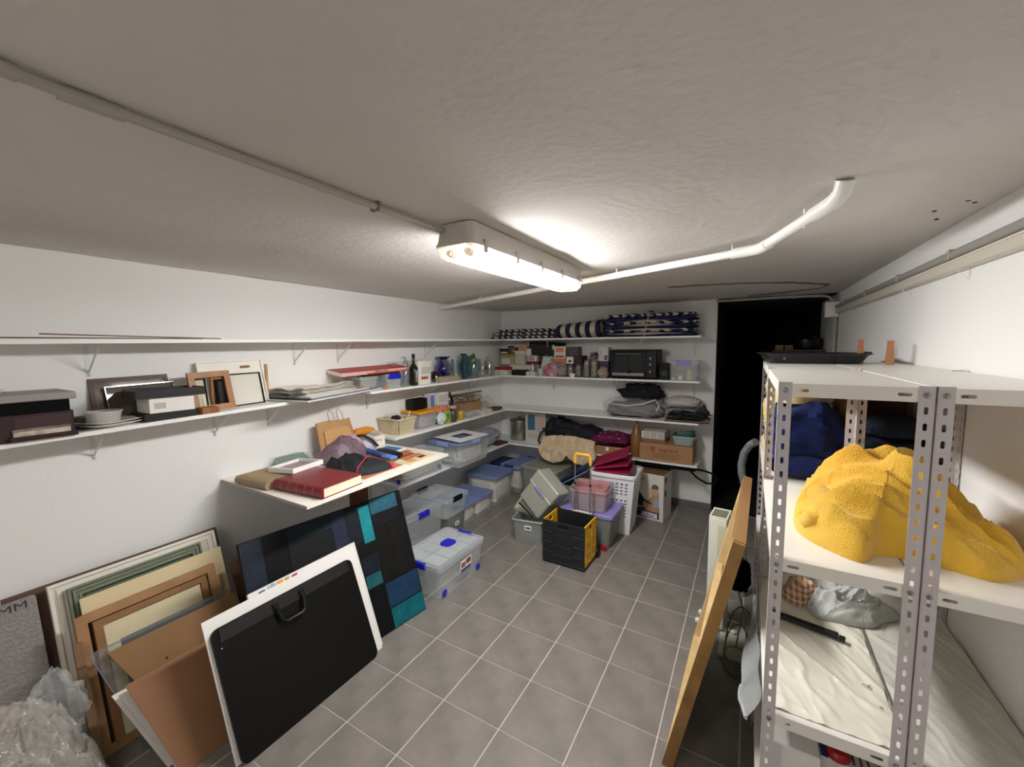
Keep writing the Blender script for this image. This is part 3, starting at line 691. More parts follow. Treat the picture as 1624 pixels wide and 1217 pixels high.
o2 = part('foam_insert', MB().box(.22, W - .1, .01, .15, -.022, -.002, .002), M('foam_black', '1a1512', .9), o)
# bottles and glass, far half of the left middle shelf
ZS = 1.4665
t = thing('soap_dispenser', 'clear glass pump dispenser beside the dark oil bottle', 'bottle', (-2.735, 2.775, ZS))
part('bottle', MB().lathe(jar_prof(.032, .215, .45), 20), g_clear, t, True)
part('pump', MB().lathe([(.001, .215), (.016, .215), (.016, .235), (.005, .238), (.005, .262), (.001, .262)], 14).tube([(0, 0, .262), (.0, -.02, .266), (0, -.045, .262)], .005, 8), M('pump_grey', '8c8d90', .3, .6), t, True)
t = thing('oil_bottle', 'square dark green oil bottle with a printed label and black cap', 'bottle', (-2.725, 2.87, ZS), 15)
zf = lambda l, q: [(a, b, q) for a, b in l]
part('bottle', MB().loft([zf(rr(.056, .056, .008), 0), zf(rr(.06, .06, .008), .006), zf(rr(.06, .06, .008), .165), zf(rr(.03, .03, .014), .205), zf(rr(.026, .026, .012), .26)]), M('bottle_dark', '1f1c12', .12), t, True)
part('cap', MB().lathe([(.001, .2605), (.015, .2605), (.015, .295), (.001, .295)], 14), black_m, t, True)
part('label_panel', MB().box(.0303, .0308, -.022, .022, .03, .075), M('label_gold', 'a98a3c', .6), t)
part('label_panel', MB().box(.0303, .0308, -.022, .022, .0755, .14), M('label_blue', '8ea7c8', .6), t)
t = thing('plaster_bucket', 'square white plastic bucket with red hazard symbols printed on the front', 'bucket', (-2.80, 3.04, ZS), 90)
part('bucket_body', MB().loft([zf(rr(.165, .14, .02), 0), zf(rr(.185, .155, .02), .195), zf(rr(.195, .165, .022), .197), zf(rr(.195, .165, .022), .215)]), M('bucket_white', 'e6e3dc', .4), t, True)
part('lid', MB().loft([zf(rr(.2, .17, .022), .2155), zf(rr(.2, .17, .022), .228), zf(rr(.17, .14, .02), .231)]), M('bucket_lid', 'dcd6c6', .4), t, True)
for k in range(3):
    cx = -.055 + k * .032
    q = MB().at(Matrix.Translation((cx, -.0755, .06)) @ Matrix.Rotation(R(-4), 4, 'X') @ Matrix.Rotation(PI / 4 if False else 0, 4, 'Y'))
    q.box(-.013, .013, -.001, 0, -.013, .013)
    part('hazard_symbol', q, M('hazard_red', 'd83a22', .5), t)
    part('hazard_mark', MB().box(cx - .006, cx + .006, -.0778, -.0768, .054, .066), M('ink_black', '201815', .6), t)
for k in range(7):
    part('print_line', MB().at(Matrix.Rotation(R(0), 4, 'X')).box(-.07, .07 - (k % 3) * .015, -.0802 - .0006 * k * 0 - .0, -.0792, .105 + k * .009, .1085 + k * .009), M('ink_grey', 'b0a9a0', .6), t)
t = thing('clear_trays', 'pile of clear plastic trays behind the pump dispenser', 'tray', (-2.865, 2.80, ZS))
for k in range(9): part('clear_tray', MB().box(-.05, .05, -.085, .085, k * .026, k * .026 + .014, .005), M('tray_clear', 'e2e6e5', .2, alpha=.3), t)
lathe_thing('blue_vase', 'round cobalt blue glass vase with a wide flat lip', 'vase', (-2.865, 3.47, ZS), [(.001, 0), (.045, 0), (.075, .04), (.095, .10), (.085, .165), (.05, .205), (.045, .225), (.08, .25), (.078, .253), (.042, .228), (.001, .2)], g_blue)
lathe_thing('glass_vase', 'flared clear glass vase in front of the blue vase', 'vase', (-2.79, 3.455, ZS), [(.001, .0), (.03, 0), (.034, .06), (.045, .15), (.058, .225), (.055, .225), (.042, .15), (.031, .06), (.027, .012), (.001, .01)], g_clear, group=None)
lathe_thing('glass_jug', 'wavy clear glass jug right of the flared vase', 'jug', (-2.80, 3.60, ZS), [(.001, 0), (.04, 0), (.052, .03), (.035, .08), (.048, .13), (.034, .18), (.042, .215), (.04, .215), (.032, .18), (.045, .13), (.032, .08), (.049, .03), (.001, .008)], g_clear)
lathe_thing('glass_bowl', 'small brown glass bowl left of the flared vase', 'bowl', (-2.82, 3.29, ZS), [(.001, 0), (.03, 0), (.06, .03), (.055, .08), (.045, .10), (.042, .10), (.052, .078), (.001, .01)], g_brown)
t = tray_box('straw_tray', 'low tan cardboard tray in front of the glass vases', 'tray', (-2.715, 3.36, ZS, .30, .08, .052), 90, M('tray_tan', 'a89a80', .8), .006)
lathe_thing('teal_bottle', 'tall slim teal glass bottle with a square shoulder', 'bottle', (-2.75, 3.705, ZS), [(.001, 0), (.034, 0), (.034, .11), (.03, .15), (.028, .19), (.036, .215), (.036, .262), (.001, .262)], g_teal)
lathe_thing('teal_vase', 'dark teal glass vase partly behind the large jar', 'vase', (-2.84, 3.80, ZS), [(.001, 0), (.03, 0), (.04, .06), (.06, .17), (.03, .24), (.04, .28), (.001, .28)], g_teal)
t = thing('glass_jar', 'large clear glass jar standing in front of a green leaf-shaped dish', 'jar', (-2.77, 3.90, ZS))
part('jar_body', MB().lathe(jar_prof(.078, .22, .85), 26), g_green, t, True)
q = MB(); q.prism([(-.10, .17), (-.06, .235), (-.02, .245), (.03, .262), (.07, .28), (.12, .2), (.09, .1), (-.08, .1)], -.006, .006)
solo('leaf_dish', 'green leaf-shaped glass dish standing behind the large clear jar', 'dish', MB().at(Matrix.Translation((0, 0, .0)) @ Matrix.Rotation(PI / 2, 4, 'Z') @ Matrix.Rotation(PI / 2, 4, 'X')).prism([(-.10, .15), (-.07, .235), (-.02, .245), (.03, .262), (.07, .28), (.12, .2), (.09, 0), (-.06, 0)], -.006, .006), M('leaf_green', '4d7a3c', .25), (-2.90, 4.02, ZS))
t = lathe_thing('glass_jar', 'clear glass jar with a dark red square label', 'jar', (-2.79, 4.11, ZS), jar_prof(.052, .205, .75), g_clear)
part('label_panel', MB().box(.0535, .0545, -.024, .024, .08, .12), M('label_crimson', '8c1626', .6), t)
lathe_thing('glass_jar', 'clear glass jar next to the red and white box in the corner', 'jar', (-2.80, 4.28, ZS), jar_prof(.05, .17, .85), g_clear)
lathe_thing('glass_tumbler', 'grey glass tumbler stacked on the clear jar in the corner', 'tumbler', (-2.80, 4.28, ZS + .1715), cup_prof(.03, .04, .07), g_clear)
# ---------------------------------------------------------------- left third shelf
Z3 = 1.0305
t = thing('wicker_basket', 'cream wicker basket full of small oddments at the near end of the shelf', 'basket', (-2.82, 2.73, Z3), 92)
wk = M('wicker_cream', 'd9cba8', .7, var=.12, vs=40)
w0, d0, w1, d1, hb = .19, .22, .235, .27, .14
part('basket_floor', MB().box(-w0 / 2, w0 / 2, -d0 / 2, d0 / 2, 0, .006), wk, t)
q = MB()
for k in range(5):      # horizontal weave bands
    f = (k + .5) / 5; ww, dd = w0 + (w1 - w0) * f, d0 + (d1 - d0) * f
    q.tube([(a, b, .004 + hb * f) for a, b in rr(ww, dd, .02, 3)], .0026, 5, closed=True)
part('woven_bands', q, M('wicker_dark', 'a89870', .8), t)
for s in range(4):
    n = 12
    for i in range(n):
        f = -.46 + .92 * (i + .5) / n
        if s % 2 == 0: y0_, y1_ = (-d0 / 2, -d1 / 2) if s == 0 else (d0 / 2, d1 / 2); P0, P1 = (f * w0, y0_, 0), (f * w1, y1_, hb)
        else: x0_, x1_ = (-w0 / 2, -w1 / 2) if s == 1 else (w0 / 2, w1 / 2); P0, P1 = (x0_, f * d0, 0), (x1_, f * d1, hb)
        part('stake', MB().tube([P0, P1], .0056, 5), wk, t)
part('rim', MB().tube([(a, b, hb + .004) for a, b in rr(w1 + .012, d1 + .012, .03, 4)], .008, 8, closed=True), wk, t, True)
for nm, lb, x, y, mt, sz in (('small_bag', 'clear crumpled plastic bag on top of the wicker basket', -.02, .03, p_film, (.1, .1, .06)), ('dark_bundle', 'dark blue bundle poking out of the wicker basket', -.06, -.05, navyc_m, (.08, .07, .05))):
    solo(nm, lb, 'bag', lump(MB(), sz[0], sz[1], sz[2], 5, .25, 4), mt, (-2.82 - y, 2.73 + x, Z3 + .125), smooth=True)
solo('white_strap', 'thin white strap rising out of the wicker basket', 'strap', MB().tube([(0, 0, 0), (.005, .03, .04), (0, .05, .075)], .004, 6), white_m, (-2.76, 2.79, Z3 + .12))
storage_bin('clear storage tub with a bright orange-yellow lid behind the basket', (-2.82, 3.045, Z3, .28, .26, .175), 90, lid=M('lid_orange', 'e39a1e', .45), taper=.88, r=.025, lidh=.022)
solo('pink_contents', 'pinkish folded paper packets inside the orange-lidded tub', 'packet', lump(MB(), .21, .19, .125, 9, .08, 3, 5, 4), M('packet_mauve', 'a08e92', .8), (-2.82, 3.045, Z3 + .0045), 90, smooth=True)
tray_box('black_tub', 'open black plastic tub standing behind the orange-lidded tub', 'tub', (-2.895, 3.24, Z3 + .178 - .0, .20, .1, .10), 90, black_m, .004)
bpy.data.objects['black_tub'].location = (-2.885, 3.07, Z3 + .178)
carton('slim white carton with a blue printed panel beside the black tub', (-2.885, 3.26, Z3, .07, .08, .31), 'dfe0e2', 90, prints=(('f', .05, .9, .55, .95, '5f7fc0'),))
carton('white carton with rows of small brown print beside the jars', (-2.89, 3.43, Z3 + .19, .18, .09, .115), 'e4e2dc', 90, prints=tuple(('f', .08, .92, .15 + k * .12, .19 + k * .12, '8d8278') for k in range(6)))
carton('white carton under the one with rows of brown print', (-2.89, 3.43, Z3, .19, .09, .189), 'dbd8d0', 90, prints=(('f', .5, .9, .6, .85, '6a645e'),))
solo('red_bag', 'shiny red and orange food packet lying behind the green one', 'packet', lump(MB(), .17, .10, .075, 11, .2, 4, 3, 3), M('packet_red', 'd4432e', .3, var=.4, vs=30, col2='e9a08a'), (-2.80, 3.315, Z3 + .105), 80, smooth=True)
solo('packet_pile', 'crumpled brown packet underneath the red packet', 'packet', lump(MB(), .16, .10, .11, 12, .15, 3, 4, 4), M('packet_brown', '6e5a4c', .6), (-2.80, 3.31, Z3), 80, smooth=True)
solo('white_bag', 'white plastic bag leaning at the shelf edge right of the orange-lidded tub', 'bag', lump(MB(), .13, .07, .13, 13, .25, 3, 2.2, 1.6), M('bag_white_film', 'd5ded9', .35), (-2.712, 3.235, Z3), 92, smooth=True)
solo('green_packet', 'green and yellow printed packet in front of the white carton', 'packet', lump(MB(), .085, .05, .135, 14, .2, 3, 4, 4), M('packet_green', '2f7a2c', .35, var=.9, vs=16, col2='b9c23e'), (-2.715, 3.325, Z3), 80, smooth=True)
lathe_thing('glass_jar', 'jar of dark preserve with a pale lid near the shelf edge', 'jar', (-2.715, 3.425, Z3), [(.001, 0), (.04, 0), (.044, .008), (.044, .10), (.034, .12), (.001, .12)], M('preserve_purple', '4c3a44', .25), extra=(('neck', [(.034, .12), (.034, .145), (.001, .145)], g_clear), ('lid', [(.001, .146), (.038, .146), (.038, .172), (.001, .172)], M('lid_pinkish', 'c4a493', .5))))
lathe_thing('glass_jar', 'bottle of yellow oil with a tall clear neck beside the dark preserve jar', 'jar', (-2.725, 3.575, Z3), [(.001, 0), (.038, 0), (.042, .01), (.042, .075), (.026, .10), (.001, .10)], M('oil_yellow', 'b09a2e', .2), extra=(('neck', [(.026, .10), (.018, .13), (.018, .165), (.001, .165)], g_clear),))
solo('dark_bottle', 'dark brown glass bottles in shadow behind the jars', 'bottle', MB().lathe([(.001, 0), (.05, 0), (.052, .2), (.03, .25), (.02, .29), (.001, .29)], 16), M('bottle_umber', '1d100c', .2), (-2.90, 3.60, Z3), smooth=True)
bpy.data.objects['dark_bottle']['label'] = 'dark brown glass bottle in shadow behind the jars'
carton('open brown cardboard box with tinsel spilling out in the shelf corner', (-2.86, 3.88, Z3, .34, .17, .15), card_m, 90, flaps=True)
t = thing('box_cover', 'tilted dark brown cardboard lid resting on the tinsel box', 'lid', (-2.875, 3.90, Z3 + .235), 88)
part('panel', MB().at(Matrix.Rotation(R(-10), 4, 'X')).box(-.21, .21, -.07, .07, 0, .02, .003), carddk_m, t)
q = MB(); random.seed(7)
for k in range(150):
    a, b, c = random.uniform(-.2, .2), random.uniform(-.08, .075), random.uniform(.0, .075)
    d = Vector((random.uniform(-1, 1), random.uniform(-1, 1), random.uniform(-.5, .5))).normalized() * .022; p = Vector((a, b, c))
    q.loft([[p - d, p - d + Vector((0, .004, .004)), p - d + Vector((.003, 0, .005))], [p + d, p + d + Vector((0, .004, .004)), p + d + Vector((.003, 0, .005))]], True, True, random.choice((0, 0, 1, 2)))
solo('tinsel_garland', 'heap of silver, red and gold tinsel on the brown cardboard box', 'tinsel', q, [M('tinsel_silver', 'cfc6bb', .25, .6), M('tinsel_red', '7a2a2c', .4), M('tinsel_gold', '9d7a3e', .3, .5)], (-2.85, 3.89, Z3 + .153), 90, kind='stuff')
for k, (y, lb) in enumerate(((3.72, 'low clear plastic dish with bits of green inside at the shelf edge'), (3.86, 'second low clear plastic dish along the shelf edge, before the white tray'))):
    t = thing('clear_dish', lb, 'dish', (-2.72, y, Z3), 90, 'clear dishes at the shelf edge')
    part('dish_body', MB().shell(.13, .09, .06, .002, .88, .015), p_clear, t, True)
    part('contents', lump(MB(), .09, .06, .035, 3 + k, .3, 5), M('contents_green', '7d8a78', .7, var=.6, vs=30, col2='cfccc0'), t, True, loc=(0, 0, .003))
t = tray_box('white_tray', 'long low white plastic tray at the shelf edge near the corner', 'tray', (-2.72, 4.04, Z3, .20, .09, .045), 90, M('tray_ivory', 'd6d2c6', .5), .004)
solo('clear_bag', 'crumpled clear cellophane bag in the corner of the left shelf', 'bag', lump(MB(), .30, .20, .17, 21, .35, 3, 2.4, 2), p_film, (-2.85, 4.22, Z3), 90, smooth=True)
solo('paper_wad', 'crumpled pale tissue paper inside the cellophane bag', 'paper', lump(MB(), .20, .12, .11, 22, .4, 4), M('tissue_grey', 'b6b5ad', .8), (-2.86, 4.20, Z3), 90, smooth=True)
solo('brown_pouch', 'flat reddish brown pouch on a white tray at the corner of the shelf', 'pouch', lump(MB(), .16, .12, .045, 23, .2, 3), M('pouch_brown', '6b4236', .7), (-2.74, 4.33, Z3), 70, smooth=True)
# ---------------------------------------------------------------- big white board and what lies on it
BZ = .985
t = thing('table_board', 'large white laminated board propped up as a table along the left wall', 'board', (0, 0, 0))
part('panel', MB().loft([[(xl(1.3) + .003, 1.297, z), (-2.01, 1.285, z), (-2.03, 2.497, z), (xl(2.5) + .003, 2.505, z)] for z in (BZ - .018, BZ)]), M('laminate_cream', 'e9e5da', .35), t)
part('edge_band', MB().loft([[(xl(1.3) + .004, 1.2955, z), (-2.012, 1.2835, z), (-2.012, 1.2845, z), (xl(1.3) + .004, 1.2965, z)] for z in (BZ - .017, BZ - .001)]), M('edge_mauve', 'a3948f', .5), t)
solo('wooden_support', 'upright brown wooden plank propping up the white table board', 'support', MB().box(-.018, .018, -.068, .068, 0, BZ - .019, .002), M('plank_brown', '7d4a22', .55, var=.3, vs=9, col2='5e3416'), (-2.37, 1.91, 0))
solo('wooden_support', 'upright white-painted batten under the far end of the table board', 'support', MB().box(-.018, .018, -.02, .02, 0, BZ - .019, .002), M('batten_white', 'dcd8d0', .5), (-2.85, 2.44, 0))
def book(label, c, rz, cover, pages, spine_bands=0, group=None, th=.006, name='book', slipcase=False):
    """lying book, spine towards local -Y... spine on -X side: c=(x,y,z,w,d,h); spine along the -Y edge"""
    x, y, z, w, d, h = c; t = thing(name, label, 'book', (x, y, z), rz, group)
    part('cover', MB().box(-w / 2, w / 2, -d / 2 + .012, d / 2, 0, th, .0015), cover, t)
    part('cover', MB().box(-w / 2, w / 2, -d / 2 + .012, d / 2, h - th, h, .0015), cover, t)
    q = MB(); n = 8; lo = []
    sec = [(-d / 2 + .012 - math.sin(PI * i / n) * .018, h / 2 - math.cos(PI * i / n) * h / 2) for i in range(n + 1)]
    q.loft([[(X, a, b) for a, b in sec] + [(X, -d / 2 + .016, h), (X, -d / 2 + .016, 0)] for X in (-w / 2, w / 2)])
    sp = part('spine', q, cover, t, True)
    for k in range(spine_bands):
        X = -w / 2 + w * (k + 1) / (spine_bands + 1)
        part('gilt_band', MB().loft([[(X + e, a * 1.0 - .0012 * math.sin(PI * i / n) - .0002, b) for i, (a, b) in enumerate(sec)] for e in (-.0015, .0015)], False, False), M('gilt_faded', 'b08a7c', .4), sp)
    part('page_block', MB().box(-w / 2 + .005, w / 2 - .005, -d / 2 + .01, d / 2 - .006, th, h - th), pages, t)
    return t
pages_m = M('book_pages', 'eadbc0', .8, bump=.2, bs=200)
book('thick dark red leather-bound book with ribbed spine lying at the board edge', (-2.235, 1.515, BZ + .0005, .40, .30, .062), 5, M('leather_red', '7a1722', .35, var=.2, vs=8), pages_m, 5, th=.005)
book('worn tan album lying flat beside the thick red book', (-2.60, 1.43, BZ + .0005, .30, .25, .05), 4, M('album_tan', 'a08a68', .7, var=.1), M('album_pages', 'b79c80', .8), 0)
o, W, H = frame_thing('framed_picture', 'small white box frame lying flat across the tan album and red book', 'picture frame', (-2.64, 1.44, BZ + .0505), (-2.42, 1.47, BZ + .0635), (-2.675, 1.67, BZ + .0515))
wf = M('frame_white', 'f1efec', .4)
for p in ([(0, 0), (W, 0), (W - .012, .012), (.012, .012)], [(W, 0), (W, H), (W - .012, H - .012), (W - .012, .012)], [(W, H), (0, H), (.012, H - .012), (W - .012, H - .012)], [(0, H), (0, 0), (.012, .012), (.012, H - .012)]):
    part('frame_rail', MB().loft([[(a, b, 0) for a, b in p], [(a, b, .03) for a, b in p]]), wf, o)
part('picture', MB().box(.012, W - .012, .012, H - .012, .004, .012), M('picture_mauve', '9c8287', .4, var=.3, vs=12), o)
book('green-covered book in a crumpled clear bag near the wall on the table board', (-2.83, 1.72, BZ + .0005, .26, .20, .05), -20, M('cover_green', '2f6f60', .5), pages_m, 0)
solo('plastic_sleeve', 'crumpled clear plastic sleeve over the green book', 'bag', lump(MB(), .32, .26, .062, 31, .12, 4, 5, 4), p_film, (-2.83, 1.72, BZ), -20, smooth=True)
mauve = M('nylon_mauve', '76606a', .45, bump=.25, bs=160); mauvelt = M('nylon_pinkish', 'b79aab', .5)
def blob_h(cs, base=.02):
    return lambda x, y: base + sum(h * math.exp(-(((x - a) ** 2 + (y - b) ** 2) / (2.6 * s * s)) ** 1.5) for a, b, h, s in cs)
t = thing('nylon_bag', 'crumpled mauve and grey nylon bag heaped on the table board', 'bag', (0, 0, BZ))
part('bag_body', heap(MB(), [(-2.78, 1.83), (-2.66, 1.80), (-2.55, 1.86), (-2.49, 1.98), (-2.54, 2.13), (-2.63, 2.22), (-2.74, 2.24), (-2.82, 2.15), (-2.85, 1.98)], blob_h([(-2.66, 2.0, .055, .10), (-2.72, 2.12, .05, .09), (-2.6, 1.93, .03, .07)], .02), 3, .034, 9, 35), mauve, t, True)
part('lining', heap(MB(), [(-2.80, 2.02), (-2.70, 2.05), (-2.66, 2.2), (-2.70, 2.31), (-2.80, 2.30), (-2.86, 2.18)], blob_h([(-2.75, 2.17, .09, .09)], .02), 5, .02, 10, 60), mauvelt, t, True)
part('collar', heap(MB(), [(-2.74, 2.21), (-2.66, 2.19), (-2.62, 2.27), (-2.68, 2.36), (-2.77, 2.34)], blob_h([(-2.70, 2.28, .07, .07)], .03), 8, .015, 12, 10), M('nylon_grey', 'b9b7bd', .5), t, True)
part('strap', MB().tube([(-2.72, 2.20, .13), (-2.66, 2.215, .135), (-2.61, 2.25, .10), (-2.60, 2.30, .04)], .010, 8), M('strap_black', '221a1e', .7), t, True)
t = thing('folded_jacket', 'dark navy jacket with crimson piping bundled up at the board edge', 'jacket', (0, 0, BZ))
part('jacket_body', heap(MB(), [(-2.56, 1.80), (-2.42, 1.73), (-2.25, 1.72), (-2.16, 1.78), (-2.12, 1.92), (-2.13, 2.0), (-2.2, 2.02), (-2.33, 1.97), (-2.46, 1.96), (-2.55, 1.9)], blob_h([(-2.43, 1.84, .045, .09), (-2.27, 1.84, .035, .07), (-2.16, 1.95, .015, .05)], .024), 11, .024, 9, -20), navyc_m, t, True)
part('piping', MB().tube([(-2.33, 1.955, .068), (-2.27, 1.93, .092), (-2.235, 1.88, .098), (-2.205, 1.82, .088), (-2.18, 1.755, .06), (-2.175, 1.735, .02)], .0042, 7), M('piping_crimson', 'b22a48', .6), t, True)
part('cuff', lump(MB(), .05, .035, .035, 2, .05, 3), M('cuff_crimson', 'c23a52', .6), t, True, loc=(-2.125, 2.0, 0))
# paper bag against the wall
o, W, H = frame_thing('paper_bag', 'brown kraft paper carrier bag standing against the left wall with twisted handles', 'bag', (-2.78, 1.92, BZ + .0005), (-2.80, 2.27, BZ + .0005), (-2.86, 1.93, BZ + .26))
kr = M('kraft_paper', 'b98f5c', .75, var=.12, vs=7)
N = 18; q = MB(); g = []
for s_ in (0, 1):
    rows = []
    for j in range(N + 1):
        row = []
        for i in range(N + 1):
            u, v = i / N, j / N; xx = W * (.5 + (u - .5) * (1 - .10 * v)); bul = .035 * (math.sin(PI * u) ** .5 if 0 < u < 1 else 0) * (1 - v * .8) + .005
            zz = (bul + .006 * (1 - abs(fbm(u * 3, v * 3, 4, 3)) * 2)) * (1 if s_ else -.25)
            row.append(q.v((xx, H * v * (1 + .02 * math.sin(u * 6)), zz)))
        rows.append(row)
    g.append(rows)
for s_ in (0, 1):
    for j in range(N):
        for i in range(N): q.f([g[s_][j][i], g[s_][j][i + 1], g[s_][j + 1][i + 1], g[s_][j + 1][i]])
rim = [(0, i) for i in range(N)] + [(j, N) for j in range(N)] + [(N, i) for i in range(N, 0, -1)] + [(j, 0) for j in range(N, 0, -1)]
for a, b in zip(rim, rim[1:] + rim[:1]): q.f([g[0][a[0]][a[1]], g[0][b[0]][b[1]], g[1][b[0]][b[1]], g[1][a[0]][a[1]]])
part('bag_body', q, kr, o, True)
part('fold_flap', MB().prism([(W * .12, H * .34), (W * .14, H * .7), (W * .28, H * .76), (W * .68, H * .76), (W * .8, H * .72), (W * .86, H * .34), (W * .6, H * .2), (W * .3, H * .2)], .030, .034), M('kraft_light', 'c69a66', .75), o)
for x0 in (W * .36, W * .60):
    part('handle', MB().tube([(x0, H * .82, .012), (x0 + .002, H * 1.05, .018), (x0 + .008, H * 1.22, .012), (x0 + .035, H * 1.34, .006), (x0 + .06, H * 1.2, .008), (x0 + .062, H * .8, .014)], .0022, 6), M('handle_kraft', '6e5638', .8), o)
t = tray_box('white_box', 'white cardboard box full of odds and ends, printed with grey letters', 'box', (-2.80, 2.43, BZ + .0005, .13, .15, .088), 85, M('carton_offwhite', 'ece6da', .6), .003)
text('lettering', 'BRW', .03, M('ink_soft', '9a958e', .7), t, (.0, -.0762, .045), (PI / 2, 0, 0))
solo('orange_pouch', 'bright orange rolled pouch lying behind the white lettered box', 'pouch', lump(MB(), .20, .07, .065, 41, .12, 3, 4, 2.2), M('cloth_orange', 'd98a1c', .6), (-2.86, 2.38, BZ + .09), 82, smooth=True)
solo('paper_scraps', 'crumpled pale wrappers sticking out of the white lettered box', 'wrapper', lump(MB(), .12, .12, .06, 42, .4, 4), M('wrapper_pale', 'c8b8a4', .6), (-2.80, 2.45, BZ + .055), smooth=True)
# magazines and papers
def flat(name, label, cat, quad, z, th, mats, prints=()):
    t = thing(name, label, cat)
    part('sheets', MB().prism(quad, z, z + th), mats, t)
    P = [Vector((a, b, 0)) for a, b in quad]
    for u0, u1, v0, v1, m in prints:
        pt = [P[0].lerp(P[1], u).lerp(P[3].lerp(P[2], u), v) for u, v in ((u0, v0), (u1, v0), (u1, v1), (u0, v1))]
        part('print', MB().loft([[(p.x, p.y, z + th + e) for p in pt] for e in (.0001, .0006)]), m if not isinstance(m, str) else M('print_' + m, m, .5), t)
    return t
flat('magazine', 'magazine with a landscape photo on its cover lying near the wall side of the board', 'magazine', [(-2.60, 2.14), (-2.42, 2.17), (-2.45, 2.46), (-2.65, 2.45)], BZ + .0005, .006, paper_m, ((.05, .95, .05, .5, '5a7a4a'), (.05, .95, .5, .95, '2f7ab5')))
flat('magazine', 'brochure covered in reddish brown portraits at the far corner of the board', 'magazine', [(-2.42, 2.13), (-2.07, 2.12), (-2.09, 2.42), (-2.42, 2.44)], BZ + .0005, .004, M('paper_buff', 'ddc9a4', .6), ((.08, .30, .30, .9, 'a4613c'), (.32, .50, .12, .8, '93452e'), (.52, .7, .2, .86, 'b9744c'), (.12, .5, .05, .2, 'cfae84'), (.72, .86, .55, .8, '4a2a3a'), (.7, .92, .1, .4, 'c9a070')))
flat('envelope', 'terracotta coloured folder under the navy jacket', 'folder', [(-2.42, 1.72), (-2.10, 1.74), (-2.12, 2.10), (-2.42, 2.10)], BZ + .0004, .003, M('folder_terracotta', 'b5764e', .6))
bpy.data.objects['envelope'].name = 'paper_folder'
flat('notebook', 'brown spiral notebook between the navy jacket and the blue case', 'notebook', [(-2.47, 1.98), (-2.24, 1.98), (-2.22, 2.13), (-2.50, 2.20)], BZ + .0045, .006, M('notebook_brown', 'a06a44', .5))
t = thing('ring_binder', 'open blue pencil case lying across the magazines', 'case', (-2.44, 2.16, BZ + .012), -8)
part('case_body', MB().box(-.22, .08, -.03, .03, 0, .028, .006), M('case_blue', '2c4a8a', .5), t)
part('end_pocket', MB().box(.081, .20, -.034, .034, 0, .024, .006), M('case_lightblue', '5b80c0', .5), t)
t.name = 'pencil_case'
t = thing('sunglasses_case', 'slim black glasses case behind the blue pencil case', 'case', (-2.40, 2.235, BZ + .0115), -10)
part('case_body', lump(MB(), .32, .085, .03, 4, .03, 2, 2.4, 3), black_m, t, True)
# ---------------------------------------------------------------- lowest left shelf
ZL = .6025
storage_bin('clear flat storage box with small blue wheels under the far end of the table board', (-2.765, 2.86, ZL, .60, .32, .215), 90, wheels=True, grid=(3, 2), taper=.94, r=.03)
solo('folded_sheets', 'folded beige and grey fabric inside the clear wheeled box on the lowest shelf', 'fabric', lump(MB(), .50, .24, .10, 51, .12, 4, 5, 4), M('fabric_beige', 'a8a296', .8), (-2.765, 2.86, ZL + .006), 90, smooth=True)
storage_bin('clear storage box with a blue-lilac lid under a white picture mount', (-2.68, 3.49, ZL, .58, .44, .255), 90, lid=p_lidblue, latches=('f', 'l'), latch_m=M('latch_lightblue', '8fa5d4', .4), taper=.9)
solo('folded_sheets', 'folded white fabric inside the blue-lidded box under the picture mount', 'fabric', lump(MB(), .46, .34, .17, 52, .1, 4, 5, 4), M('fabric_white', 'c9c6bc', .85), (-2.68, 3.49, ZL + .006), 90, smooth=True)
o, W, H = frame_thing('picture_mount', 'white picture mount with a cut-out window lying on the blue-lidded box', 'picture mount', (-2.48, 3.24, ZL + .264), (-2.44, 3.70, ZL + .264), (-2.85, 3.27, ZL + .275))
q = MB(); a0, a1, b0, b1 = W * .28, W * .74, H * .30, H * .72
q.box(0, W, 0, b0, 0, .003).box(0, W, b1, H, 0, .003).box(0, a0, b0, b1, 0, .003).box(a1, W, b0, b1, 0, .003)
part('mount_board', q, paper_m, o)
q = MB(); q.box(a0, a1, b0, b0 + .012, -.001, .0005).box(a0, a1, b1 - .012, b1, -.001, .0005).box(a0, a0 + .012, b0 + .012, b1 - .012, -.001, .0005).box(a1 - .012, a1, b0 + .012, b1 - .012, -.001, .0005)
part('window_edge', q, M('mount_edge_brown', '7a6a58', .6), o)
solo('plastic_sack', 'grey translucent plastic sack slumped at the far end of the lowest left shelf', 'bag', lump(MB(), .62, .26, .22, 61, .22, 2.5, 2.6, 2.2), M('sack_grey', '9aa0a2', .35), (-2.81, 4.10, ZL), 90, smooth=True)
solo('dark_book', 'dark red flat box under the grey plastic sack in the corner', 'box', MB().box(-.10, .10, -.07, .07, 0, .025, .003), M('box_maroon', '5a2a22', .6), (-2.70, 4.32, ZL), 80)
bpy.data.objects['dark_book'].name = 'flat_box'
# ---------------------------------------------------------------- back wall, top shelf: striped cushions
Z1b = 1.9155
strA = STRIPE('cloth_stripe_mixed', '1c2148', 'd6d2c6', 7, 'DIAGONAL', dist=4.0)
strB = STRIPE('cloth_plaid', '1a1f3c', 'c8c3b0', 2.6, 'X')
strC = STRIPE('cloth_stripe_blue', '1c2350', 'cfcabb', 4, 'DIAGONAL', dist=6)
cblue = M('cushion_blue', '20285c', .85, bump=.2, bs=200); ccream = M('cushion_cream', 'b9b09c', .85)
t = thing('folded_cushion', 'low pile of blue and white striped cushions at the left end of the top shelf', 'cushion', (-2.50, 4.69, Z1b))
for k, (wd, hh) in enumerate(((.92, .045), (.89, .045), (.85, .04))):
    part('cushion_layer', lump(MB(), wd, .33, hh, 70 + k, .06, 6, 6, 3, 60, 14), strA, t, True, loc=(.01 * k, 0, k * .043))
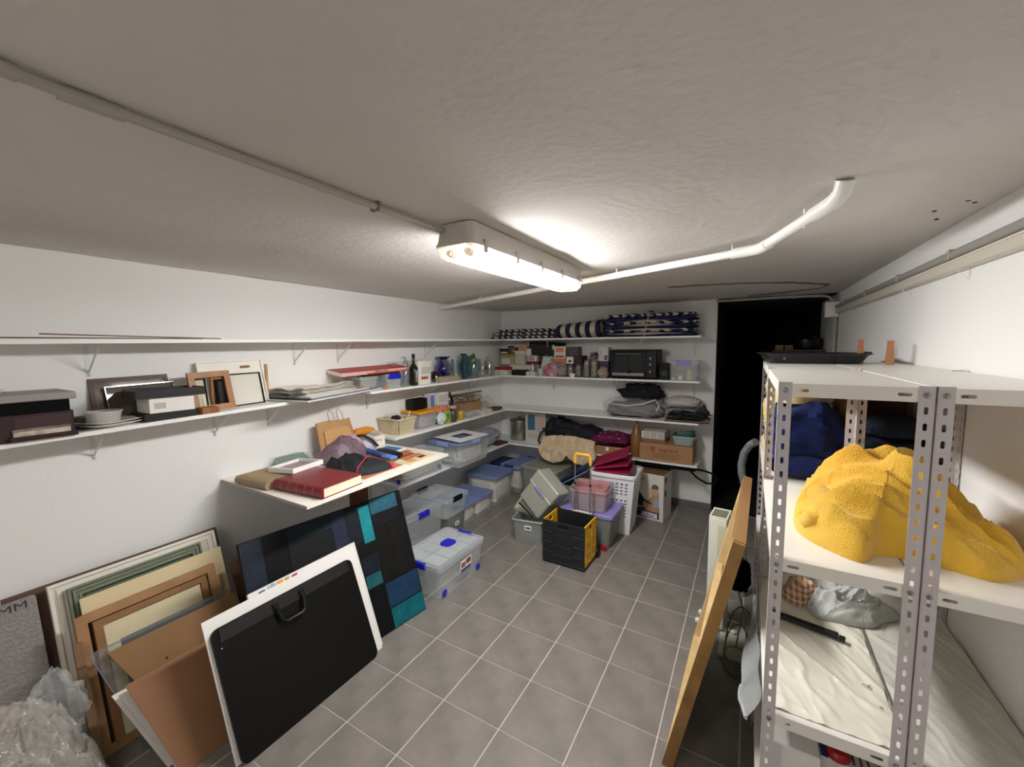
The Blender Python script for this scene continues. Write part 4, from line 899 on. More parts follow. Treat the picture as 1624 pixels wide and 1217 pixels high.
for x in (-.42, .12, .38):
    part('tie', MB().tube([(x, -.17, .10), (x + .005, -.178, .05), (x, -.18, -.0), (x + .01, -.185, -.05), (x + .004, -.182, -.10)], .004, 6), M('tie_white', 'bdb9ae', .8), t)
t = thing('rolled_blanket', 'rolled navy and white plaid blanket in the middle of the top shelf', 'blanket', (-1.74, 4.66, Z1b))
def ysec(x, r, h): return [(x, math.cos(a) * r, h / 2 + math.sin(a) * h / 2 * (1 if math.sin(a) > 0 else 1)) for a in [2 * PI * i / 28 for i in range(28)]]
q = MB().loft([ysec(-.265 + .53 * i / 30, .15 + .004 * math.sin(i * 1.7), .165 + .045 * i / 30) for i in range(31)])
part('roll', q, strB, t, True)
q = MB(); sp_ = []
for i in range(60):
    a = i / 60 * 5 * PI; r = .02 + .07 * i / 60; sp_.append((.268, math.cos(a) * r * 1.5, .105 + math.sin(a) * r))
part('roll_end', MB().tube(sp_, .006, 6), ccream, t, True)
t = thing('stacked_cushions', 'tall tied stack of blue striped cushions at the right end of the top shelf', 'cushion', (-.965, 4.68, Z1b))
for k in range(6):
    c_ = [cblue, strC, cblue, strC, cblue, strA][k]
    part('cushion_layer', lump(MB(), .97 - .01 * (k % 3), .38, .046, 80 + k, .05, 5, 8, 3, 70, 14), c_, t, True, loc=(.006 * (k % 2), 0, k * .041), label='blue and cream striped layer' if c_ is not cblue else 'plain dark blue layer')
for k in range(4): part('cream_fold', MB().loft([[(x, -.193 - .006 * math.sin(x * 9 + k), z) for x, z in ((-.42 + .07 * k, .03 + .045 * k), (.0, .018 + .045 * k), (.40 - .05 * k, .03 + .045 * k), (0, .042 + .045 * k))], [(x, -.185, z) for x, z in ((-.42 + .07 * k, .03 + .045 * k), (0, .018 + .045 * k), (.40 - .05 * k, .03 + .045 * k), (0, .042 + .045 * k))]]), ccream, t)
part('tie', MB().tube([(.03, -.20, .25), (.02, -.208, .15), (.0, -.21, .06), (-.02, -.205, -.02), (-.07, -.22, -.075), (-.14, -.24, -.115)], .005, 6), M('tie_cream', 'c9c0aa', .8), t, True)
part('tie', MB().tube([(.03, -.19, .262), (.03, 0, .275), (.03, .19, .255)], .006, 6), M('tie_navy', '151833', .8), t, True)
# ---------------------------------------------------------------- back wall, second shelf
Z2 = 1.4605
def bc(label, x, yf, z, w, d, h, col, **k): return carton(label, (x, yf + d / 2, z, w, d, h), col, **k)
bc('red-topped white box at the left corner of the second shelf', -2.75, 4.47, Z2, .19, .15, .10, 'dcd9d2', lid='a3211e', prints=(('f', .1, .45, .1, .5, 'b8b2a8'),))
bc('long low white box under the white lidded box', -2.56, 4.60, Z2, .26, .22, .125, 'd2cfc6')
bc('olive green lidded box with a beige label in the shelf corner', -2.73, 4.60, Z2 + .126, .22, .2, .135, 'a89f86', lid='8d8f3c', prints=(('f', .12, .68, .05, .6, 'c9c0ae'),))
bc('dark purple and white box on top of the olive green box', -2.79, 4.62, Z2 + .262, .13, .16, .105, '2a1a2a', prints=(('f', .0, 1, .72, .95, 'cbbfca'), ('f', .1, .9, .1, .28, 'd5cfd0')))
bc('small brown box on top of the olive box beside the purple one', -2.675, 4.63, Z2 + .262, .095, .16, .09, '6f5240', prints=(('f', .6, .8, .3, .55, 'c9b8a0'),))
bc('cream lidded box under the beige carton on the second shelf', -2.535, 4.58, Z2 + .126, .145, .22, .18, 'bcb6a8', lid='cfcabc')
bc('small beige and orange patterned carton on top of the cream box', -2.505, 4.60, Z2 + .307, .125, .18, .08, 'b59a7c', prints=(('f', .1, .8, .2, .8, 'c08a60'),))
bc('small white upright carton right of the beige carton', -2.42, 4.60, Z2 + .245, .07, .14, .085, 'd9d6cd')
bc('small black box lying at the edge near the left end of the second shelf', -2.49, 4.465, Z2, .2, .1, .068, '0f0d0e')
bc('maroon-topped carton with white pictures under the floral box', -2.365, 4.60, Z2, .17, .18, .17, 'b8aea4', lid='6f1420', prints=(('f', .1, .35, .1, .7, 'd9d5cc'), ('f', .45, .9, .1, .7, '8d7a70')))
bc('pale floral carton on top of the maroon-topped one', -2.38, 4.62, Z2 + .171, .14, .16, .073, 'c9c0c0', prints=(('f', .15, .7, .2, .8, 'a3909a'), ('f', .75, .95, .1, .9, 'e0ddd6')))
bc('low white box in front of the maroon-topped carton', -2.325, 4.465, Z2, .125, .09, .048, 'd5d1cb', prints=(('f', .1, .6, .3, .6, 'b0a9a2'),))
lathe_thing('silver_vase', 'small shiny silver vase standing on the low white box', 'vase', (-2.315, 4.51, Z2 + .0495), [(.001, 0), (.02, 0), (.028, .03), (.026, .07), (.012, .085), (.014, .1), (.001, .1)], M('silver_bright', 'd9d6d0', .25, .6))
lathe_thing('paper_cup', 'white and blue patterned cup at the edge of the second shelf', 'cup', (-2.195, 4.50, Z2), cup_prof(.03, .038, .09), M('cup_pattern', 'c9d2d8', .4, var=.4, vs=30))
t = thing('black_case', 'long black case tilted across the boxes near the top of the second shelf', 'case', (-2.22, 4.72, Z2 + .255))
part('case_body', MB().at(Matrix.Rotation(R(3), 4, 'Y')).box(-.20, .20, -.11, .11, 0, .135, .008), M('case_charcoal', '16181a', .5), t)
part('lid', MB().at(Matrix.Rotation(R(3), 4, 'Y')).box(-.205, .205, -.115, .115, .1355, .155, .006), black_m, t)
part('clasp', MB().at(Matrix.Rotation(R(3), 4, 'Y')).box(.12, .145, -.117, -.1105, .07, .13, .003), M('clasp_white', 'c9c9c6', .4), t)
t = thing('box_support', 'tall dark grey carton holding up the black case', 'box', (-2.20, 4.75, Z2)); t.name = 'carton'
part('box_body', MB().box(-.14, .14, -.07, .07, 0, .245, .002), M('carton_dark_grey', '4a4240', .8), t)  # body and lid in even dark greys
part('lid', MB().box(-.142, .142, -.072, .072, .2455, .2525, .001), M('carton_dark_grey_lid', '5a504c', .8), t)
for k, (x, rz, lb) in enumerate(((-2.185, -12, 'pale mint patterned gift bag leaning on the second shelf'), (-2.115, -6, 'white and green patterned gift bag right of the plain mint one'))):
    t = thing('gift_bag', lb, 'bag', (x, 4.56 + k * .03, Z2), 0, 'gift bags on the second shelf')
    part('bag_body', MB().at(Matrix.Rotation(R(10), 4, 'Y')).loft([zf(rr(.10, .05, .008), 0), zf(rr(.10, .045, .008), .14), zf(rr(.10, .02, .006), .235)]), M('bag_mint', 'b9cbc4', .6) if k == 0 else M('bag_mint_pattern', 'd3dad6', .6, var=.7, vs=28, col2='6aa088'), t, True)
    part('handle', MB().at(Matrix.Rotation(R(10), 4, 'Y')).tube([(-.02, 0, .232), (-.015, 0, .255), (.015, 0, .255), (.02, 0, .232)], .0018, 5), white_m, t)
bc('white carton with orange panels standing on the orange-lidded tub', -1.985, 4.58, Z2 + .2025, .145, .14, .155, 'e0d8cc', prints=(('f', .15, .85, .55, .9, 'd48a5a'), ('f', .15, .85, .12, .3, '8d6a4a'), ('r', .1, .9, .1, .9, '8f8884')))
bc('tall mauve-grey carton against the wall beside the orange-panelled one', -1.865, 4.72, Z2, .11, .14, .35, '6d6266')
storage_bin('tub with a bright orange lid holding red packets on the second shelf', (-1.975, 4.64, Z2, .19, .2, .20), 0, lid=M('lid_bright_orange', 'e0702a', .45), taper=.93, r=.015, lidh=.03)
solo('red_packets', 'heap of red plastic packets inside the orange-lidded tub', 'packet', lump(MB(), .15, .15, .14, 91, .2, 4, 5, 4), M('packet_crimson', '9d1722', .4), (-1.975, 4.64, Z2 + .006), smooth=True)
solo('red_bag', 'crumpled red and white plastic bag at the shelf edge below the orange lid', 'bag', lump(MB(), .19, .10, .15, 92, .35, 3, 2.5, 2), M('bag_red', 'a8182a', .35, var=1, vs=9, col2='d9c9cc'), (-2.065, 4.505, Z2), smooth=True)
solo('clear_bag', 'small clear bag with pinkish packets left of the two jars', 'bag', lump(MB(), .10, .09, .12, 93, .3, 3), M('bag_pinkish', 'a89696', .35, var=.4, vs=20), (-1.925, 4.505, Z2), smooth=True)
bc('dark maroon box with a white end label resting on two jars', -1.775, 4.50, Z2 + .1445, .19, .2, .10, '3a1a22', prints=(('f', .02, .48, .12, .92, 'd9d5cc'), ('f', .15, .35, .3, .5, '8fb0a4')))
for x, lb in ((-1.835, 'glass jar under the white label end of the maroon box'), (-1.735, 'glass jar under the right end of the maroon box')):
    t = lathe_thing('glass_jar', lb, 'jar', (x, 4.56, Z2), jar_prof(.045, .143, .85), g_clear, group='jars under the maroon box')
    part('contents', MB().lathe([(.001, .012), (.040, .012), (.040, .09), (.001, .095)], 16), M('contents_brown', '8d7a6a', .8, var=.4, vs=40), t, True)
lathe_thing('ramekin', 'small white ramekin at the shelf edge in front of the two jars', 'dish', (-1.785, 4.485, Z2), cup_prof(.028, .036, .042), white_m)
lathe_thing('glass_jar', 'tall glass jar packed with beige packets left of the similar wider one', 'jar', (-1.625, 4.53, Z2), jar_prof(.04, .20, .85), g_clear, extra=(('contents', [(.001, .012), (.035, .012), (.034, .17), (.001, .18)], M('contents_beige', 'a8927a', .8, var=.5, vs=30)),))
lathe_thing('glass_jar', 'wider glass jar packed with beige packets, next to the white carton', 'jar', (-1.53, 4.52, Z2), jar_prof(.045, .21, .85), g_clear, extra=(('contents', [(.001, .012), (.04, .012), (.039, .18), (.001, .19)], MC['contents_beige']),))
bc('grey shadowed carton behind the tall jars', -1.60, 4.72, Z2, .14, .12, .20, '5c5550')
q = MB(); random.seed(3)
for k in range(26):
    p = Vector((random.uniform(-.06, .06), random.uniform(-.04, .04), random.uniform(0, .07))); q.at(Matrix.Translation(p)); q.lathe([(.001, -.01), (.012, 0), (.001, .01)], 6)
solo('dark_ornaments', 'bunch of small dark ornaments on the carton behind the tall jars', 'ornament', q, M('ornament_dark', '23262a', .5), (-1.60, 4.72, Z2 + .213), kind='stuff')
bc('white printed carton with two black icons beside the oven', -1.445, 4.57, Z2 + .187, .115, .14, .155, 'd6d0d2', prints=(('f', .58, .9, .1, .22, '1c1a1e'), ('f', .58, .95, .28, .4, '1c1a1e'), ('f', .1, .4, .15, .8, 'c0b4bc')))
bc('purple carton under the white printed one beside the oven', -1.445, 4.58, Z2, .115, .14, .186, '4b4060', prints=(('f', .1, .9, .05, .5, '8a7d78'),))
solo('packets', 'beige paper packets at the shelf edge left of the oven', 'packet', lump(MB(), .11, .08, .12, 95, .3, 3, 3, 2), M('packet_beige', 'a08f7c', .7), (-1.425, 4.51, Z2), smooth=True)
bpy.data.objects['packets'].name = 'paper_packet'; bpy.data.objects['paper_packet']['label'] = 'beige paper packet at the shelf edge left of the oven'
# oven
t = thing('toaster_oven', 'black countertop oven with a glass door and three knobs', 'oven', (-1.09, 4.62, Z2))
part('oven_body', MB().box(-.248, .248, -.142, .15, .012, .315, .008), M('oven_black', '0a0a0b', .5, spec=.2), t)
d_ = part('door', MB().box(-.243, .138, -.152, -.1425, .025, .29, .003), M('oven_door', '070708', .35, spec=.25), t)
part('door_glass', MB().box(-.195, .098, -.1545, -.1525, .07, .25), M('oven_glass', '2c2e30', .2, var=.4, vs=5, spec=.3), d_)
part('lower_rail', MB().box(-.22, .12, -.157, -.1525, .035, .066, .001), M('oven_rail', '8d8b88', .3, .5), d_)
part('door_handle', MB().tube([(-.18, -.153, .272), (-.18, -.172, .272), (.085, -.172, .272), (.085, -.153, .272)], .005, 8), M('oven_handle', '9a9895', .3, .6), d_, True)
part('control_panel', MB().box(.1385, .243, -.151, -.1425, .02, .30, .002), M('oven_panel', '0e0e10', .4, spec=.25), t)
for z in (.225, .16, .085):
    k_ = part('knob', MB().at(Matrix.Translation((.185, -.1515, z)) @ Matrix.Rotation(PI / 2, 4, 'X')).lathe([(.018, 0), (.0175, .008), (.014, .012), (.001, .012)], 16), M('knob_black', '1d1d20', .3), t, True)
    part('pointer', MB().box(.181, .189, -.1665, -.164, z - .012, z + .012, .001), M('pointer_silver', 'd9d9d9', .3, .5), k_)
for x in (-.21, .21):
    for y in (-.11, .12): part('foot', MB().box(x - .012, x + .012, y - .012, y + .012, .0, .0118), black_m, t)
part('power_cord', MB().tube([(-.05, -.158, .315), (-.052, -.160, .24), (-.046, -.162, .16), (-.04, -.163, .10)], .003, 6), black_m, t, True)
part('plug', MB().box(-.062, -.018, -.176, -.158, .062, .10, .006), black_m, t)
t = thing('cork_board', 'thin yellowish board lying on top of the black oven', 'board', (-1.075, 4.62, Z2 + .3155))
part('panel', MB().loft([[(-.265, -.16, 0), (.27, -.16, -.0 + .0), (.27, .14, 0), (-.265, .14, 0)], [(-.265, -.16, .006), (.27, -.16, .006), (.27, .14, .006), (-.265, .14, .006)]]), M('board_yellow', '9a8440', .7), t)
part('dark_cover', MB().loft([[(x, y, .0065), (x, y, .0065 + h)] for x, y, h in ((-.16, -.158, .001), (0, -.158, .02), (.18, -.158, .001))] , False, False, closed=False), blackm_m, t) if False else None
t = thing('speaker', 'small black loudspeaker between the oven and the clear box', 'speaker', (-.77, 4.575, Z2))
part('cabinet', MB().box(-.052, .052, -.065, .07, 0, .175, .005), black_m, t)
part('grille', MB().box(-.045, .045, -.0695, -.0655, .012, .165, .002), M('grille_dark', '1d1e20', .9), t)
part('cone', MB().at(Matrix.Translation((0, -.07, .07)) @ Matrix.Rotation(PI / 2, 4, 'X')).lathe([(.034, 0), (.03, .003), (.012, .001), (.001, .002)], 18), M('cone_grey', '2a2b2e', .6), t, True)
storage_bin('clear box with a lilac latch holding candles at the right end of the second shelf', (-.585, 4.64, Z2, .29, .30, .20), 0, taper=.95, r=.02, latches=('f',), latch_m=p_lidlilac, lidh=.018)
lathe_thing('candle', 'cream cone-shaped candle inside the clear box', 'candle', (-.53, 4.54, Z2 + .006), [(.001, 0), (.034, 0), (.02, .095), (.018, .10), (.001, .10)], M('candle_cream', 'd8c48c', .5))
lathe_thing('paper_roll', 'white paper roll inside the clear box at the right end', 'roll', (-.615, 4.53, Z2 + .006), [(.001, 0), (.024, 0), (.024, .04), (.001, .04)], white_m)
lathe_thing('tea_light', 'white tea light inside the clear box near its front left corner', 'candle', (-.68, 4.525, Z2 + .006), [(.001, 0), (.016, 0), (.016, .02), (.001, .02)], white_m)
solo('string_coil', 'coil of pale string heaped inside the clear box', 'string', lump(MB(), .14, .12, .08, 97, .3, 5), M('string_pale', 'b3a888', .9), (-.62, 4.64, Z2 + .006), smooth=True)
# ---------------------------------------------------------------- third shelf
Z3b = 1.0335
t = thing('bedding_bag', 'large clear zipped bag of dark bedding on the third back shelf', 'bag', (-1.11, 4.67, Z3b))
part('bedding', lump(MB(), .56, .34, .15, 101, .12, 3, 4, 4), M('bedding_dark', '3c4050', .85, var=.5, vs=8, col2='5a4452'), t, True)
part('bag_film', lump(MB(), .66, .40, .205, 102, .14, 3, 3.4, 3), p_film, t, True)
part('zip_piping', MB().tube([(-.32, -.14, .17), (-.2, -.19, .145), (-.02, -.2, .135), (.14, -.2, .165), (.26, -.19, .215), (.30, -.18, .15), (.27, -.17, .09)], .006, 7), M('piping_white', 'd9d9d6', .4), t, True)
solo('black_jacket', 'black crumpled jacket piled on top of the clear bedding bag', 'jacket', lump(MB(), .46, .28, .21, 103, .25, 2.6, 2.6, 2), M('jacket_black', '101216', .8), (-1.05, 4.73, Z3b + .15), smooth=True)
solo('pillow', 'plump off-white pillow at the right end of the third shelf', 'pillow', lump(MB(), .36, .30, .13, 104, .1, 2, 3, 2), M('pillow_white', 'c4bcb8', .85, bump=.3, bs=120), (-.61, 4.72, Z3b + .115), smooth=True)
solo('folded_blanket', 'folded grey-white blanket under the pillow', 'blanket', lump(MB(), .34, .30, .115, 105, .06, 3, 5, 4), M('blanket_grey', '9d9796', .85), (-.61, 4.74, Z3b), smooth=True)
solo('black_scarf', 'black shiny cloth hanging at the front of the pillow', 'cloth', lump(MB(), .36, .12, .09, 106, .35, 3), M('cloth_black', '0c0c0e', .55), (-.53, 4.52, Z3b + .022), smooth=True)
solo('black_bow', 'black pointed cloth end sticking up at the right edge of the third shelf', 'cloth', lump(MB(), .12, .05, .14, 107, .3, 3, 2, 1.3), MC['cloth_black'], (-.40, 4.56, Z3b + .03), 0, smooth=True)
t = thing('framed_tray', 'dark red lacquer tray overhanging the right end of the third shelf', 'tray', (-.55, 4.62, Z3b), 4)
part('tray_floor', MB().box(-.21, .21, -.16, .14, 0, .012, .003), M('lacquer_red', '3f1c16', .3), t)
part('trim', MB().tube([(-.2, -.155, .015), (.205, -.155, .015), (.205, .13, .015)], .005, 6), M('lacquer_trim', '7d6a5c', .4), t, True)
# ---------------------------------------------------------------- lowest back shelf
Z4b = .5955
t = lathe_thing('steel_pot', 'tall brushed steel pot with a lid in the shelf corner', 'pot', (-2.62, 4.72, Z4b), [(.001, 0), (.118, 0), (.122, .01), (.122, .235), (.13, .24), (.13, .25), (.118, .25)], M('steel_pot_m', 'a5a19a', .3, .85), seg=32)
part('lid', MB().lathe([(.13, .251), (.128, .262), (.06, .275), (.012, .278), (.012, .29), (.022, .296), (.018, .304), (.001, .305)], 32), M('steel_pot_lid', '8f8b84', .28, .85), t, True)
t = bc('white carton with a teal picture and faint script lettering', -2.34, 4.62, Z4b, .28, .14, .375, 'cfc8bc', prints=(('f', .12, .5, .42, .95, '3f6f86'), ('f', .56, .95, .4, .95, 'c2aea4')))
text('lettering', 'Sant', .075, M('ink_script', '9d9488', .7), t, (-.03, -.0712, .085), (PI / 2, 0, 0))
t = thing('navy_bag', 'slumped navy blue holdall with a loop handle on the lowest back shelf', 'bag', (-1.87, 4.68, Z4b))
part('bag_body', lump(MB(), .72, .36, .30, 111, .22, 2.2, 2.4, 2), M('cloth_navy', '11131f', .75, bump=.3, bs=120), t, True)
part('bag_end', lump(MB(), .34, .3, .33, 112, .2, 2.5, 2.4, 2.2), MC['cloth_navy'], t, True, loc=(-.18, .02, 0))
part('handle', MB().tube([(-.26, -.15, .22), (-.33, -.19, .16), (-.35, -.21, .07), (-.29, -.215, .02), (-.2, -.21, .04), (-.16, -.19, .12)], .013, 8), MC['cloth_navy'], t, True)
t = thing('fur_throw', 'cream shaggy fur throw hanging over the front of the lowest back shelf', 'throw', (-1.79, 4.50, Z4b))
fur = M('fur_cream', 'dfcbac', .95, var=.3, vs=14, bump=.6, bs=70, sheen=.2, col2='c4a880')
q = MB(); loops = []
for j in range(25):
    v = j / 24; row_o = []; row_i = []
    for i in range(49):
        u = i / 48; x = -.33 + .66 * u + .02 * math.sin(v * 5 + u * 3)
        hang = .0 + .11 * (math.sin(PI * min(1, u * 2.0)) ** .6 if u < .5 else math.sin(PI * (u - .5) * 2) ** .7 * .85) + .02
        if v < .45: y = .16 - .28 * v / .45; z = .11 * math.sin(PI * min(.5, v)) * 1.0 + .045 + .035 * math.sin(u * PI)
        else:
            k = (v - .45) / .55; y = -.12 - .05 * math.sin(k * PI / 2); z = (.10 + .035 * math.sin(u * PI)) * (1 - k) - hang * k
        nn = fbm(x * 30, y * 4 + z * 4, 3) * .014 + .008 * math.sin(u * 44 + fbm(u * 5, v * 3) * 3) * v
        row_o.append((x, y - nn * .8 - .012, z + nn))
        row_i.append((x, y + .016, z - .012))
    loops.append(row_o + row_i[::-1])
q.loft(loops, True, True)
part('fur', q, fur, t, True)
t = tray_box('magenta_box', 'cardboard box draped with magenta cloth on the lowest back shelf', 'box', (-1.34, 4.64, Z4b, .37, .36, .10), 0, card_m, .004)
part('tag', MB().box(-.03, .005, -.1815, -.1805, .05, .09), white_m, t)
t.name = 'cardboard_box'
t = thing('magenta_cloth', 'magenta cloth with white motifs folded over the cardboard box', 'cloth', (-1.345, 4.64, Z4b + .086))
part('cloth_body', lump(MB(), .44, .40, .15, 113, .12, 2.2, 3.2, 1.8), M('cloth_magenta', '6d0f48', .8, bump=.3, bs=150), t, True)
for k, (x, y) in enumerate(((-.1, -.16), (.02, -.17), (.12, -.165), (-.05, -.10), (.08, -.09), (.0, -.02), (.13, -.02), (-.12, -.06))):
    zz = .15 * (1 - (abs(x) / .24) ** 3) * (1 - (abs(y) / .215) ** 4) ** .5
    part('motif', MB().at(Matrix.Translation((x, y - .01, zz + .004))).lathe([(.001, 0), (.012, 0), (.001, .006)], 6), M('motif_white', 'd9cfd4', .7), t)
lathe_thing('ceramic_vase', 'tall amber brown ceramic vase next to the magenta cloth', 'vase', (-1.055, 4.56, Z4b), [(.001, 0), (.045, 0), (.058, .03), (.062, .12), (.064, .2), (.055, .27), (.03, .33), (.015, .36), (.02, .4), (.001, .402)], M('ceramic_amber', '8d6034', .3, var=.3, vs=7))
t = carton('long brown cardboard box lettered legrand with teal tub and white booklet on top', (-.735, 4.655, Z4b, .53, .37, .185), card_m, 0, flaps=True)
red_i = M('ink_red', '8f2f24', .7)
text('lettering', 'legrand', .062, red_i, t, (.03, -.1862, .125), (PI / 2, 0, 0), sx=1.05)
q = MB(); q.box(-.145, -.107, -.1858, -.1852, .105, .15); part('logo_square', q, red_i, t)
part('logo_square', MB().box(-.133, -.119, -.1863, -.1859, .118, .137), card_m, t)
for k in range(5): part('print_line', MB().box(-.14 + .02 * (k % 2), .15 - .03 * (k % 3), -.1857, -.1852, .082 - k * .013, .087 - k * .013), M('ink_brownish', '7d5a3c', .7), t)
bc('brown flat box lying under the white booklet on the long cardboard box', -.87, 4.53, Z4b + .187, .25, .22, .035, '7d6a50')
t = bc('white carton printed with small tables of text on the long cardboard box', -.875, 4.52, Z4b + .2235, .24, .24, .075, 'cfcac0', prints=tuple(('f', .12 + .3 * (k % 3), .36 + .3 * (k % 3), .12 + .28 * (k // 3), .32 + .28 * (k // 3), 'a8a298') for k in range(9)))
storage_bin('pale plastic tub holding a dark green dish at the right end of the long box', (-.57, 4.60, Z4b + .187, .22, .2, .095), 0, body=M('tub_pale', '9fb0ac', .35, alpha=.9), nolid=True, taper=.85, r=.02)
t = thing('green_dish', 'dark green plastic dish tilted inside the pale tub', 'dish', (-.565, 4.60, Z4b + .215), 0)
part('dish_body', MB().at(Matrix.Rotation(R(-8), 4, 'Y')).shell(.20, .18, .09, .003, .85, .02), M('plastic_green', '0f4f40', .35), t, True)
# under the lowest back shelf
t = thing('black_tray', 'flat black tray hung under the lowest back shelf with a loop of cable', 'tray', (-.75, 4.66, .53))
part('tray_panel', MB().box(-.30, .31, -.19, .2, 0, .042, .006), blackm_m, t)
part('cable_loop', MB().tube([(.25, -.15, .002), (.33, -.18, -.06), (.42, -.19, -.10), (.49, -.19, -.09), (.51, -.19, -.04), (.48, -.18, .0), (.40, -.17, .02), (.30, -.15, .02)], .010, 8), blackm_m, t, True)
# ---------------------------------------------------------------- storage boxes on the floor, left row
blu = p_blue
t = storage_bin('large clear storage box with blue latches and blue lid button, nearest the aisle', (-2.04, 2.42, 0, .41, .58, .262), 0, latches=('f', 'b'), wheels=False, grid=(2, 4), taper=.9, r=.04, lidh=.03)
part('lid_button', MB().loft([zf([(a + .0, b + .06) for a, b in rr(.11, .12, .035, 5)], .2565), zf([(a, b + .06) for a, b in rr(.10, .11, .03, 5)], .266)]), p_blue, t, True)
for y in (-.21, .21):
    m = Matrix.Translation((.178, y, .04)) @ Matrix.Rotation(PI / 2, 4, 'Y')
    part('wheel', MB().at(m).lathe([(.001, -.008), (.022, -.008), (.026, -.004), (.026, .004), (.022, .008), (.001, .008)], 18), p_blue, t, True)
lp = part('label_panel', MB().at(Matrix.Translation((.1845, 0, 0)) @ Matrix.Rotation(R(4.5), 4, 'Y')).box(0, .001, -.04, .10, .105, .20), paper_m, t)
for a in ((-.03, .02, .14, .18, 'a0564a'), (.03, .09, .15, .19, '8a3f3a'), (-.035, .095, .108, .128, '3a3f8c')):
    part('print', MB().at(Matrix.Translation((.1855, 0, 0)) @ Matrix.Rotation(R(4.5), 4, 'Y')).box(0, .0008, a[0], a[1], a[2], a[3]), M('print_' + a[4], a[4], .5), t)
storage_bin('tall clear storage box with a blue latch on its long side, behind the nearest box', (-2.64, 2.66, 0, .38, .60, .365), 0, latches=('r',), taper=.88, r=.04, lidh=.03, grid=(1, 2))
storage_bin('grey storage box with a small red and white label underneath the black-handled one', (-2.62, 3.10, 0, .40, .30, .20), 0, body=p_greyd, taper=.93, nolid=True, r=.02)
q = bpy.data.objects[-1] if False else None
storage_bin('clear storage box with black handles stacked on the grey labelled box', (-2.62, 3.07, .201, .46, .36, .19), 0, latches=('l', 'r'), latch_m=black_m, taper=.9, r=.03, lidh=.024)
t = thing('label_card', 'small white label card with a red mark on the grey box', 'label', (-2.431, 3.10, .10)); 
part('card', MB().box(0, .001, -.03, .03, -.02, .02), paper_m, t); part('red_mark', MB().box(.0011, .0017, -.018, .018, -.008, .008), M('mark_red', '8c3a34', .5), t)
for lb, c, rz, ct in (('low storage box with a matt blue lid, nearest of the blue-lidded boxes on the floor', (-2.665, 3.325, 0, .44, .305, .215), -1, 'white fabric inside the nearest blue-lidded floor box'),
                      ('low storage box with a matt blue lid, second of the row, touching the nearest one', (-2.66, 3.637, 0, .44, .305, .215), -1, 'white fabric inside the second low blue-lidded floor box'),
                      ('deeper storage box with a matt blue lid in the middle of the row', (-2.665, 4.055, 0, .43, .42, .335), 0, 'pale fabric inside the deeper blue-lidded box in the middle of the row')):
    storage_bin(lb, c, rz, lid=p_lidblue, taper=.93, r=.025, grid=(1, 2) if c[5] < .3 else False, lidh=.03, body=M('clear_plastic_body', 'e2e4e2', .2, alpha=.16))
    solo('folded_linen', ct, 'fabric', lump(MB(), c[3] * .84, c[4] * .88, c[5] * .84, 120 + int(c[5] * 30), .08, 3.5, 7, 6), M('linen_white', 'e3ded2', .85, bump=.5, bs=18), (c[0], c[1], .006), rz, smooth=True)
storage_bin('dark navy-lidded storage box in shadow behind the row, under the shelf', (-2.82, 4.62, 0, .22, .36, .30), 0, lid=p_lidnavy, body=p_greyd, taper=.93)
t = storage_bin('storage box with a pale blue lid and dark blue latches, farthest of the row', (-2.53, 4.58, 0, .30, .50, .34), -8, lid=M('lid_paleblue', '8499c6', .35), latches=('f', 'b'), latch_m=M('latch_navy', '2c3c8a', .4), taper=.9, r=.035, lidh=.03, body=MC['clear_plastic_body'])
solo('folded_linen', 'white fabric and a pink cloth inside the farthest pale blue-lidded box', 'fabric', lump(MB(), .25, .42, .27, 133, .1, 3, 6, 5), MC['linen_white'], (-2.53, 4.58, .006), -8, smooth=True)
# ---------------------------------------------------------------- centre cluster
t = storage_bin('frosted grey box with a small red label, left of the black folding trolley', (-1.76, 3.42, 0, .30, .36, .215), 8, body=M('grey_plastic', 'a6aca8', .3, alpha=.42), nolid=True, taper=.93, r=.02)
part('label_panel', MB().at(Matrix.Rotation(R(0), 4, 'X')).box(-.02, .045, -.1765, -.1745, .12, .165), paper_m, t)
part('print', MB().box(-.012, .037, -.178, -.1768, .134, .152), M('mark_red', '8c3a34', .5), t)
part('rim', MB().loft([[(a, b, z) for a, b in rr(.296 + e, .356 + e, .02)] for e, z in ((.0, .205), (.008, .205), (.008, .216), (0, .216))], False, False), M('grey_rim', 'b9beb9', .3), t)
def lid_quad(label, quad, th, mat, band=None, group=None):
    o, W, H = frame_thing('box_cover', label, 'lid', quad[0], quad[1], quad[2], group)
    part('panel', MB().box(0, W, 0, H, -.012, 0, .006), mat, o)
    q = MB(); r_ = .012
    q.tube([(r_, r_, 0), (W - r_, r_, 0), (W - r_, H - r_, 0), (r_, H - r_, 0)], .008, 6, closed=True)
    part('rim', q, mat, o)
    if band: part('latch', MB().box(*band, .004), band_m, o)
    return o, W, H
gl_ = M('frosted_lid', 'a9ab9d', .35, alpha=.93)
band_m = black_m
o, W, H = lid_quad('flat frosted lid with a black handle slanting out of the grey box', ((-1.97, 3.40, .235), (-1.685, 3.36, .205), (-1.90, 3.56, .36)), .01, gl_)
bpy.context.view_layer.update()
a_, b_ = Vector((-1.878, 3.36, .322)), Vector((-1.712, 3.335, .222))
hb = part('black_handle', MB().tube([a_, a_.lerp(b_, .5) + Vector((0, -.004, .002)), b_], .011, 6), black_m, o)
hb.matrix_parent_inverse = o.matrix_world.inverted()
